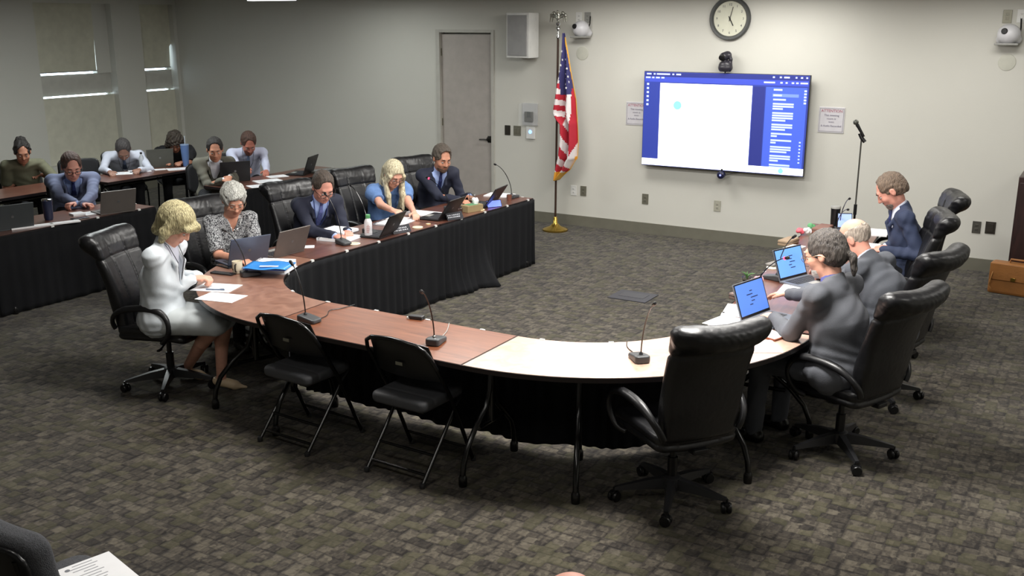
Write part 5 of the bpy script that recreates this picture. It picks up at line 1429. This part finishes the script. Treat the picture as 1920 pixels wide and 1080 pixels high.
        if hair == 'bob':
            for sx in (-1, 1):
                S.path([hp(sx*.078, -.01, .02), hp(sx*.088, .0, -.05), hp(sx*.078, .012, -.105)], [.028*s, .036*s, .022*s], .02)
            S.ecap(hp(0, -.06, .0), hp(0, -.06, -.095), (.085*s, .06*s), (.075*s, .045*s), right=HM@V3((1, 0, 0)), k=.03)
            S.path([hp(-.055, .08, .055), hp(.0, .105, .07), hp(.06, .085, .045)], [.022*s, .026*s, .022*s], .02)
        if hair in ('long', 'longdark'):
            # strands fall straight down from the sides of the tilted head
            for sx, fy in ((-1, .03), (1, .03), (-1, .07), (1, .065)):
                a0 = hp(sx*.07, fy, .03); a1 = hp(sx*.085, fy-.02, -.06); a2 = a1+V3((-sx*.012, .035, -.13))*s; a3 = a2+V3((-sx*.012, .01, -.15))*s
                S.path([a0, a1, a2, a3], [.018*s, .022*s, .024*s, .014*s], .02)
            b0 = hp(0, -.08, .0); S.ecap(b0, b0+V3((0, -.05, -.20))*s, (.088*s, .045*s), (.115*s, .030*s), k=.03)
        if hair == 'curly':
            for sx in (-1, 1): S.path([hp(sx*.07, .0, .04), hp(sx*.085, .01, -.05), hp(sx*.08, .02, -.12)], [.035*s, .035*s, .03*s], .02)
            S.ecap(hp(0, -.06, .0), hp(0, -.05, -.12), (.095*s, .06*s), (.10*s, .05*s), right=HM@V3((1, 0, 0)), k=.03)
        am = dict(curly=.005, pixie=.0035, bob=.0010, long=.0008, longdark=.003, bun=.004).get(hair, .0016)
        fr_ = 110 if hair not in ('curly', 'bun', 'pixie') else 75
        S.disp(lambda x, y, z: am*(np.sin(1.7*fr_*x+7*np.sin(23*z+9*y))+.8*np.sin(1.5*fr_*y+6*np.sin(19*z+13*x))+.9*np.sin(.6*fr_*x+.5*fr_*y+4*np.sin(30*z))))
        S.mesh('hair', hair_mat, root)
    if beard:
        S = SDF(HC-.2*s, HC+.15*s, .0055)
        S.ell(hp(0, .034, -.074), hr(.054, .058, .048), HA, k=.02); S.ell(hp(0, .068, -.096), hr(.027, .024, .024), HA, k=.02); S.ell(hp(0, .086, -.048), hr(.026, .012, .007), HA, k=.01)
        S.ellcut(hp(0, .10, -.062), hr(.022, .016, .006), HA, k=.004); S.ellcut(hp(0, .075, .008), hr(.075, .06, .050), HA, k=.012)
        S.disp(lambda x, y, z: .0018*np.sin(140*x+5*np.sin(90*z)))
        S.mesh('beard', beard, root)
    if glasses:
        g = MB()
        for sx in (-1, 1):
            pts = [hp(sx*.033+.0235*math.cos(q*PI/8), .105, -.002+.0165*math.sin(q*PI/8)) for q in range(17)]
            g.tube(pts, .0022*hs if glasses != 'thin' else .0014*hs, 6, cap=False)
            g.tube([hp(sx*.056, .104, .004), hp(sx*.078, .06, .006), hp(sx*.083, -.01, .002), hp(sx*.080, -.03, -.015)], .002*hs, 6)
        g.tube([hp(-.010, .106, .003), hp(.010, .106, .003)], .002*hs, 6)
        ob = g.build('glasses', glass_f if glasses != 'thin' else M('glasses_metal', (120, 100, 80), .3, .7), root, True)
    # ---------------- upper clothing
    bl = build; tk = .0 if top == 'jacket' else -.012
    def folds(amp, ph=0.):
        c = (EL+ER)/2
        return lambda x, y, z: amp*(np.sin(38*x+9*np.sin(11*z+ph)+14*z)*.6+np.sin(30*z+8*np.sin(13*y+ph)+10*x)*.6)
    def torso(S, e):
        S.ecap(P-V3((0, 0, .02)), C1, ((.165+e)*s*bl, (.122+e)*s*bl), ((.158+e)*s*bl, (.112+e)*s*(bl*.8+.2)), k=.06)
        S.ecap(C1, N-up*.09*s, ((.158+e)*s*bl, (.112+e)*s*(bl*.8+.2)), ((.165+e)*s, (.088+e)*s), k=.06)
        S.cap(ShL+V3((.01, 0, 0)), ShR-V3((.01, 0, 0)), (.052+e)*s, k=.04)
        for Sd in (ShL, ShR): S.cap(N-up*.02*s-fwd*.01, Sd+up*.005, (.048+e)*s, (.052+e)*s, k=.04)
    def sleeves(S, e, frac=1.0, cuff=True):
        for Sd, E_, W_ in ((ShL, EL, WL), (ShR, ER, WR)):
            if frac < .5:
                m_ = Sd+(E_-Sd)*(frac*2)
                S.cap(Sd, m_, (.064+e)*s, (.066+e)*s, k=.03)
                ax = unit(E_-Sd); S.cut(lambda x, y, z: -((x-m_[0])*ax[0]+(y-m_[1])*ax[1]+(z-m_[2])*ax[2]), m_-.10, m_+.10, k=.006)
            else:
                W2 = W_+unit(E_-W_)*.012
                S.cap(Sd, E_, (.056+e)*s*(.7+.3*bl), (.049+e)*s, k=.045); S.cap(E_, W2, (.051+e)*s, (.040+e)*s, k=.02)
    def vfront(S, w_top, depth_frac, yo=.0, close=.0):
        # opening from the neck down to C1 + depth_frac*(N-C1)
        bot = C1+(N-C1)*depth_frac; topp = N+up*.06
        L_ = np.linalg.norm(topp-bot)
        def f(x, y, z):
            q = (x-bot[0])*up[0]+(y-bot[1])*up[1]+(z-bot[2])*up[2]
            w_ = w_top*s*np.clip(q/L_*1.25, 0, 1.1)
            fy = (x-C1[0])*fwd[0]+(y-C1[1])*fwd[1]+(z-C1[2])*fwd[2]
            return np.maximum.reduce([np.abs(x)-w_, -(q), -(fy-.015)])
        S.cut(f, np.minimum(bot, topp)-V3((.12, .06, .02)), np.maximum(bot, topp)+V3((.12, .26, .06)), k=.004)
    Hc = h if h <= .0085 else .0095
    def newS(): 
        pts = np.array([P, C1, N, ShL, ShR, EL, ER, WL, WR]); lo = pts.min(0)-.25*s*bl; hi = pts.max(0)+.19*s*bl
        return SDF(lo, hi, Hc)
    collar = lambda S, e, top_, r_: S.cap(N-up*.03*s-fwd*.012, N+up*top_*s+fwd*.0, (r_+.006)*s, r_*s, k=.012)
    neckcut = lambda S, top_: S.cut(lambda x, y, z: -((x-N[0])*up[0]+(y-N[1])*up[1]+(z-N[2])*up[2]-top_*s+.25*((x-N[0])*fwd[0]+(y-N[1])*fwd[1]+(z-N[2])*fwd[2])), N-V3((.085, .13, .10))*s, N+V3((.085, .13, .14))*s, k=.004)
    if top == 'jacket':
        S = newS(); torso(S, .0); sleeves(S, .0)
        S.ell(P+V3((0, .035, .0)), (.190*s*(.4+.6*bl), .160*s*(.4+.6*bl), .115), k=.05)
        S.disp(folds(.0035, head[0]))
        collar(S, 0, .035, .066); neckcut(S, .030)
        vfront(S, .085, -.15)
        b0 = C1+(N-C1)*-.15+fwd*(.112*s*(bl*.8+.2)+.000); b1 = N-up*.0+fwd*.055*s
        mid = C1+(N-C1)*.55+fwd*(.105*s+.004)
        for sx in (-1, 1): S.path([b0+V3((sx*.012, 0, 0)), mid+V3((sx*.062*s, 0, 0)), N+V3((sx*.068*s, 0, 0))+up*.01-fwd*.01], [.010, .016, .014], .008)
        S.mesh('jacket', top_m, root)
        S = newS(); 
        S.ecap(C1-up*.10*s+fwd*.025, N-up*.09*s, (.130*s*bl, .104*s*(bl*.8+.2)), (.14*s, .082*s), k=.04); S.cap(N-up*.03*s, N+up*.048*s+fwd*.006, .064*s, .059*s, k=.02)
        S.cap(ShL+V3((.07, 0, 0)), ShR-V3((.07, 0, 0)), .045*s, k=.05); neckcut(S, .046)
        for Sd, E_, W_ in ((ShL, EL, WL), (ShR, ER, WR)): S.cap(W_+unit(E_-W_)*.05, W_+unit(E_-W_)*.0, .034*s, .033*s, k=.01)
        vf = SDF.ellf(N+up*.045*s+fwd*.055*s, (.016, .03, .03)); S.cut(vf, N-.1, N+.15, k=.004)
        S.mesh('shirt', shirt_m, root)
    elif top in ('shirt', 'uniform'):
        S = newS(); torso(S, -.006); sleeves(S, -.006 if sleeve >= .5 else -.004, sleeve)
        S.disp(folds(.0035, head[0])); collar(S, 0, .05, .062); neckcut(S, .042)
        vf = SDF.ellf(N+up*.04*s+fwd*.055*s, (.018, .035, .035)); S.cut(vf, N-.1, N+.15, k=.004)
        S.mesh('shirt', top_m, root)
    elif top in ('blouse', 'puff'):
        S = newS(); torso(S, -.010); sleeves(S, -.002, .46 if top == 'blouse' else .34)
        if top == 'puff':
            for Sd, E_ in ((ShL, EL), (ShR, ER)): S.ell(Sd*.75+E_*.25+V3((np.sign(Sd[0])*.01, 0, .0)), (.085*s, .085*s, .082*s), k=.03)
        S.disp(folds(.003, head[0])); 
        vfront(S, .055, .42 if top == 'blouse' else .8)
        neckcut(S, .0); S.mesh('blouse', top_m, root)
        if top == 'blouse' and tie_m is None:
            ch = MB(); pts = []
            for q in range(13):
                u = q/12*2-1; pts.append(N+V3((u*.075*s, 0, 0))-up*(.10*(1-u*u))*s+fwd*(.060+.045*(1-u*u))*s+up*.01)
            ch.tube(pts, .0022, 6); ch.build('necklace', chrome, root, True)
    front = lambda q, x=0: C1+(N-C1)*q+V3((x, 0, 0))+fwd*((.112+(-.112+.088)*max(q, 0)*.9)*s*(bl*.8+.2) + (.0 if top == 'jacket' else .004))
    def frontT(q, x=0, e=0): return front(q, x)+fwd*(e-.006)
    if tie_m is not None and top != 'blouse':
        g = SDF(C1-.35, N+.25, .006)
        k0 = N+up*.018*s+fwd*.062*s
        g.ell(k0, (.019*s, .014*s, .019*s), k=.008)
        pts = [k0-up*.015, frontT(.72, 0, .002), frontT(.35, 0, .0), frontT(-.1, 0, .0), frontT(-.55, 0, .004)]
        ws = [.014, .021, .028, .034, .037]
        for i in range(4): g.ecap(pts[i], pts[i+1], (ws[i]*s, .0085), (ws[i+1]*s, .0085), k=.006)
        g.mesh('tie', tie_m, root)
    if lanyard is not None:
        g = MB()
        for sx in (-1, 1):
            pts = [N+V3((sx*.062*s, 0, 0))-fwd*.02+up*.045, N+V3((sx*.066*s, 0, 0))+fwd*.045*s+up*.012*s, frontT(.62, sx*.050*s, .016), frontT(.15, sx*.022*s, .016), frontT(-.35, sx*.004, .018)]
            g.tube(pts, .0042, 6, flat=.5)
        o = g.build('lanyard', lanyard, root, True)
        if badge:
            c = frontT(-.48, 0, .022); MB().box((0, 0, 0), (.056, .006, .084), bev=.001).build('badge', badge_m, o, loc=c)
    if watch:
        W_, E_ = (WR, ER) if watch == 'R' else (WL, EL); ax = unit(E_-W_); c = W_+ax*.02
        g = MB(); g.tube([c-ax*.008, c+ax*.008], .0315*s, 16); g.build('watch', chrome, root, True)
    # ---------------- lower clothing
    S = SDF(np.minimum.reduce([P, KL, KR, AL_, AR_])-.15, np.maximum.reduce([P, KL, KR, AL_, AR_])+V3((.17, .17, .2)), .0095)
    if skirt:
        S.ell(P+V3((0, 0, -.01)), (.175*s, .15*s, .10), k=.05)
        S.ecap(P+V3((0, .05, -.02)), (KL+KR)/2+V3((0, -.02, .0)), (.175*s, .095*s), (.145*s, .070*s), k=.05)
        for H_, K_ in ((HL, KL), (HR, KR)): S.cap(H_, K_+V3((0, -.02, .0)), .086*s, .070*s, k=.05)
        S.disp(folds(.002)); S.mesh('skirt', skirt, root)
    else:
        S.ell(P+V3((0, .02, -.02)), (.155*s*(.4+.6*bl), .130*s*(.4+.6*bl), .085), k=.04)
        for H_, K_, A_ in ((HL, KL, AL_), (HR, KR, AR_)):
            S.cap(H_, K_, .088*s, .066*s, k=.04); S.cap(K_, A_+V3((0, 0, .0)), .064*s, .050*s, k=.03)
        S.disp(folds(.003)); S.cut(lambda x, y, z: z-.055, S.lo, S.lo+S.n*S.h*V3((1, 1, .12)), k=.004) if False else None
        S.mesh('trousers', trouser or trouser_b, root)
    for A_ in (AL_, AR_):
        S = SDF(A_-V3((.12, .14, .12)), A_+V3((.12, .32, .06)), .007); ft = unit(V3((A_[0]*.15, 1, 0)))
        if shoes is shoe_b:
            S.cap(A_+V3((0, -.03, -.045)), A_+ft*.15*s+V3((0, 0, -.055)), .040*s, .036*s, k=.02); S.cap(A_+V3((0, 0, -.01)), A_+V3((0, -.02, -.04)), .045*s, .04*s, k=.02)
            S.cut(lambda x, y, z: z-.004, (A_[0]-.12, A_[1]-.14, -.05), (A_[0]+.12, A_[1]+.3, .02), k=.003)
        else:
            zt = A_[2]
            S.cap((A_[0], A_[1]-.03, .062), (A_[0]+ft[0]*.11, A_[1]+.10, .032), .036*s, .034*s, k=.02); S.cap((A_[0]+ft[0]*.11, A_[1]+.10, .028), (A_[0]+ft[0]*.2, A_[1]+.185, .018), .026, .010, k=.02)
            S.cap((A_[0], A_[1]-.045, .065), (A_[0], A_[1]-.055, .008), .013, .006, k=.012)
            S.ellcut(A_+V3((0, .0, .03)), (.040, .060, .045), k=.006)
        S.mesh('shoe', shoes, root)
    return root, dict(WL=WL, WR=WR, org=org, RZ=RZ, hands=out)

navy = M('suit_navy', (34, 38, 56), .8, bump=(160, .15)); navy2 = M('suit_blue_navy', (40, 50, 76), .8, bump=(160, .15)); grey_s = M('suit_grey', (86, 88, 94), .85, bump=(160, .15))
grey_d = M('suit_dark_grey', (80, 83, 90), .85, bump=(160, .15)); bluegrey = M('jacket_bluegrey', (104, 112, 140), .85, bump=(160, .15)); tan = M('suit_tan_grey', (96, 94, 84), .85, bump=(160, .15))
white_j = M('jacket_white', (204, 211, 217), .75, bump=(40, .1)); shirt_w = M('shirt_white', (198, 202, 216), .8, bump=(60, .1)); shirt_b = M('shirt_light_blue', (158, 178, 226), .8, bump=(60, .1))
shirt_lb = M('shirt_pale_blue', (142, 152, 196), .8); khaki = M('uniform_khaki', (104, 104, 84), .85); black_t = M('top_black', (24, 24, 28), .85); denim = M('blouse_blue', (94, 126, 176), .85, bump=(60, .25), var=(12, .15))
tie_n = M('tie_navy', (34, 44, 92), .6); tie_g = M('tie_slate', (84, 96, 120), .6, var=(60, .2)); tie_p = M('tie_dot_blue', (88, 96, 150), .6, var=(150, .5)); lan_b = M('lanyard_black', (24, 26, 32), .6); lan_n = M('lanyard_blue', (40, 54, 110), .6)
stripe_s = M('shirt_pale_stripe', (196, 200, 222), .8, var=(3, .06), stretch=(40, 1, 1)); white_sk = M('skirt_pale', (196, 202, 204), .8)
pat = bpy.data.materials.new('blouse_pattern'); pat.use_nodes = True; nt = pat.node_tree; b = nt.nodes['Principled BSDF']; b.inputs['Roughness'].default_value = .8
tc = nt.nodes.new('ShaderNodeTexCoord'); n1 = nt.nodes.new('ShaderNodeTexNoise'); n1.inputs['Scale'].default_value = 42; n1.inputs['Detail'].default_value = 3; n1.inputs['Distortion'].default_value = 2.5
rr1 = nt.nodes.new('ShaderNodeValToRGB'); rr1.color_ramp.elements[0].position = .46; rr1.color_ramp.elements[0].color = (*lin((38, 38, 44)), 1); rr1.color_ramp.elements[1].position = .54; rr1.color_ramp.elements[1].color = (*lin((170, 172, 174)), 1)
nt.links.new(tc.outputs['Object'], n1.inputs['Vector']); nt.links.new(n1.outputs['Fac'], rr1.inputs[0]); nt.links.new(rr1.outputs[0], b.inputs['Base Color'])

H = lambda px, py, z: tuple(at(px, py, z))
W = lambda px, py, z=.79: tuple(at(px, py, z))
# --- around the U
person('woman with blonde-grey bob in white jacket and pale skirt reading papers at the table', H(330, 420, 1.25), 24, 1.25, pitch=42, s=1.06, build=1.1, top='jacket', top_m=white_j, shirt_m=shirt_w,
       hair='bob', hair_mat=hair_m('bob', (182, 172, 132), (126, 116, 82)), handL=W(372, 518, .82), handR=W(360, 524, .82), lanyard=lan_b, curl=.9, brows=brow_l, skirt=white_sk,
       shoes=M('shoe_beige', (218, 194, 160), .35), feet=(tuple(at(415, 708, .085)), tuple(at(350, 690, .085))), trouser=None, h=.0065, legspread=.06)
person('grey-haired woman with glasses in black and white patterned blouse', H(438, 374, 1.20), -20, 1.20, pitch=32, yaw=-12, s=1.0, top='blouse', top_m=pat, hair='pixie', hair_mat=hair_m('silver', (196, 196, 190), (140, 140, 134)),
       glasses='thin', brows=brow_l, handL=W(480, 478, .78), handR=W(448, 486, .78), sk=('warm', (218, 158, 132)), watch='R', h=.0065)
person('man with dark glasses, navy suit and dotted tie in the left row', H(606, 350, 1.17), -24, 1.17, pitch=35, yaw=-4, s=1.06, top='jacket', top_m=navy, shirt_m=shirt_b, tie_m=tie_p, hair='short', hair_mat=hair_m('brown', (82, 70, 60), (50, 42, 38)),
       glasses='dark', handL=W(652, 434, .79), handR=W(626, 442, .79), lanyard=lan_n, curl=.7, sk=('rosy', (212, 150, 132)), h=.007)
person('woman with long straight blonde hair in blue puff-sleeved blouse', H(738, 326, 1.14), -24, 1.14, pitch=38, yaw=0, s=1.0, top='puff', top_m=denim, hair='long', hair_mat=hair_m('blonde', (214, 206, 176), (160, 146, 112)), glasses='dark',
       handL=W(778, 402, .79), handR=W(760, 418, .79), sk=('fair', (214, 160, 138)), h=.007)
person('man with brown hair and goatee in dark suit, seated at the far left table end', H(829, 296, 1.20), -30, 1.20, pitch=24, yaw=0, s=1.06, top='jacket', top_m=navy, shirt_m=shirt_b, tie_m=tie_n, hair='side', hair_mat=hair_m('mid', (96, 86, 76), (60, 54, 48)),
       beard=M('beard_brown', (92, 70, 58), .9), handL=W(880, 368, .79), handR=W(862, 376, .79), sk=('tanned', (196, 138, 112)), h=.0075)
person('man with glasses, white beard and dark ponytail in grey suit, working at a laptop', H(1547, 478, 1.26), 164, 1.27, pitch=20, yaw=8, s=1.07, top='jacket', top_m=grey_s, shirt_m=M('shirt_violet', (88, 92, 150), .8), hair='pony', hair_mat=hair_m('ash', (88, 82, 76), (46, 42, 42)),
       glasses='thin', beard=M('beard_white', (196, 196, 192), .9, bump=(120, .6)), handR=W(1450, 556, .80), handL=W(1452, 596, .80), brows=brow_l, trouser=grey_d, h=.0065, build=1.24, elbow_out=.6, curl=.35)
person('bald man in dark grey suit leaning over the table', H(1602, 458, 1.12), 162, 1.16, pitch=38, yaw=6, s=1.03, top='jacket', top_m=grey_d, shirt_m=shirt_w, hair='fringe', hair_mat=hair_m('pale', (190, 176, 162), (150, 138, 128)), sk=('pink', (222, 158, 138)),
       handR=W(1530, 505, .79), handL=W(1545, 520, .79), trouser=grey_d, build=1.15, h=.007)
person('brown-haired man with grey beard and navy suit at the far right table', H(1669, 370, 1.20), 200, 1.26, pitch=40, yaw=-8, s=1.08, top='jacket', top_m=navy2, shirt_m=shirt_w, tie_m=tie_n, hair='short', hair_mat=hair_m('fairbrown', (122, 104, 88), (84, 70, 60)), beard=M('beard_grey', (124, 112, 104), .9, bump=(120, .6)),
       handR=W(1662, 462, .79), handL=W(1655, 470, .79), sk=('rosy', (212, 150, 132)), curl=1.0, h=.007)
# --- staff tables
person('man with glasses in blue-grey jacket and blue tie, hands folded at the left staff table', H(134, 312, 1.13), -34, 1.13, pitch=26, yaw=8, s=1.12, top='jacket', top_m=bluegrey, shirt_m=shirt_b, tie_m=tie_n, hair='short', hair_mat=hair_m('red', (86, 62, 54), (54, 40, 36)), glasses='dark',
       handL=W(155, 384, .785), handR=W(147, 386, .785), elbow_out=1.0, sk=('rosy', (212, 150, 132)), lanyard=lan_n, curl=1.0, build=1.15, h=.008, handdir=((-.9, .4, 0), (.9, .4, 0)))
person('woman in khaki uniform shirt with dark hair tied up, looking down', H(42, 285, 1.12), -30, 1.12, pitch=25, yaw=0, s=1.02, top='uniform', top_m=khaki, sleeve=.42, hair='bun', hair_mat=hair_m('black', (40, 34, 32), (18, 16, 16)), sk=('olive', (170, 118, 94)),
       handL=W(80, 328, .80), handR=W(50, 330, .80), build=1.1, h=.0095)
person('man in white shirt with dark lanyard and tie, head bent low over papers', H(231, 280, 1.02), -38, 1.02, pitch=58, s=1.08, top='shirt', top_m=shirt_w, tie_m=tie_g, lanyard=lan_b, hair='crop', hair_mat=hair_m('dkgrey', (70, 66, 66), (44, 42, 42)), sk=('brown', (142, 104, 88)),
       handL=W(262, 318, .79), handR=W(205, 322, .79), build=1.08, h=.0095, elbow_out=1.2)
person('person with long dark hair and black top, head resting forward by the blue tumbler', H(328, 266, 1.04), -42, 1.04, pitch=50, s=1.0, top='puff', top_m=black_t, hair='curly', hair_mat=hair_m('dkbrown', (70, 60, 50), (34, 28, 26)), sk=('olive', (170, 118, 94)),
       handL=W(340, 305, .79), handR=W(310, 305, .79), h=.0095)
person('man with dark hair in tan-grey suit and open white collar with badge', H(403, 280, 1.15), -34, 1.15, pitch=22, yaw=-8, s=1.05, top='jacket', top_m=tan, shirt_m=M('shirt_bright', (226, 228, 236), .8), hair='short', hair_mat=hair_m('black', (40, 34, 32), (18, 16, 16)), sk=('tanned', (196, 138, 112)),
       handL=W(432, 332, .84), handR=W(418, 338, .82), lanyard=lan_b, badge=True, h=.0085)
person('red-bearded man in pale striped shirt and slate tie, looking down at papers', H(466, 268, 1.11), -36, 1.11, pitch=42, s=1.08, top='shirt', top_m=stripe_s, tie_m=tie_g, lanyard=lan_b, hair='short', hair_mat=hair_m('auburn', (84, 58, 46), (50, 36, 30)), sk=('ruddy', (176, 110, 92)), beard=M('beard_red', (110, 66, 52), .9),
       handL=W(500, 322, .79), handR=W(470, 330, .79), build=1.12, h=.0085)
# --- audience member whose crown just shows at the bottom edge
person('audience member whose bald crown just shows at the bottom edge', (at(1070, 1074, 1.30)[0]+.027, at(1070, 1074, 1.30)[1]-.053, 0), 96, 1.20, pitch=8, top='shirt', top_m=black_t, hair='fringe', hair_mat=hair_m('pale', (190, 176, 162), (150, 138, 128)), sk=('pink', (222, 158, 138)),
       handL=None, handR=None, h=.010)
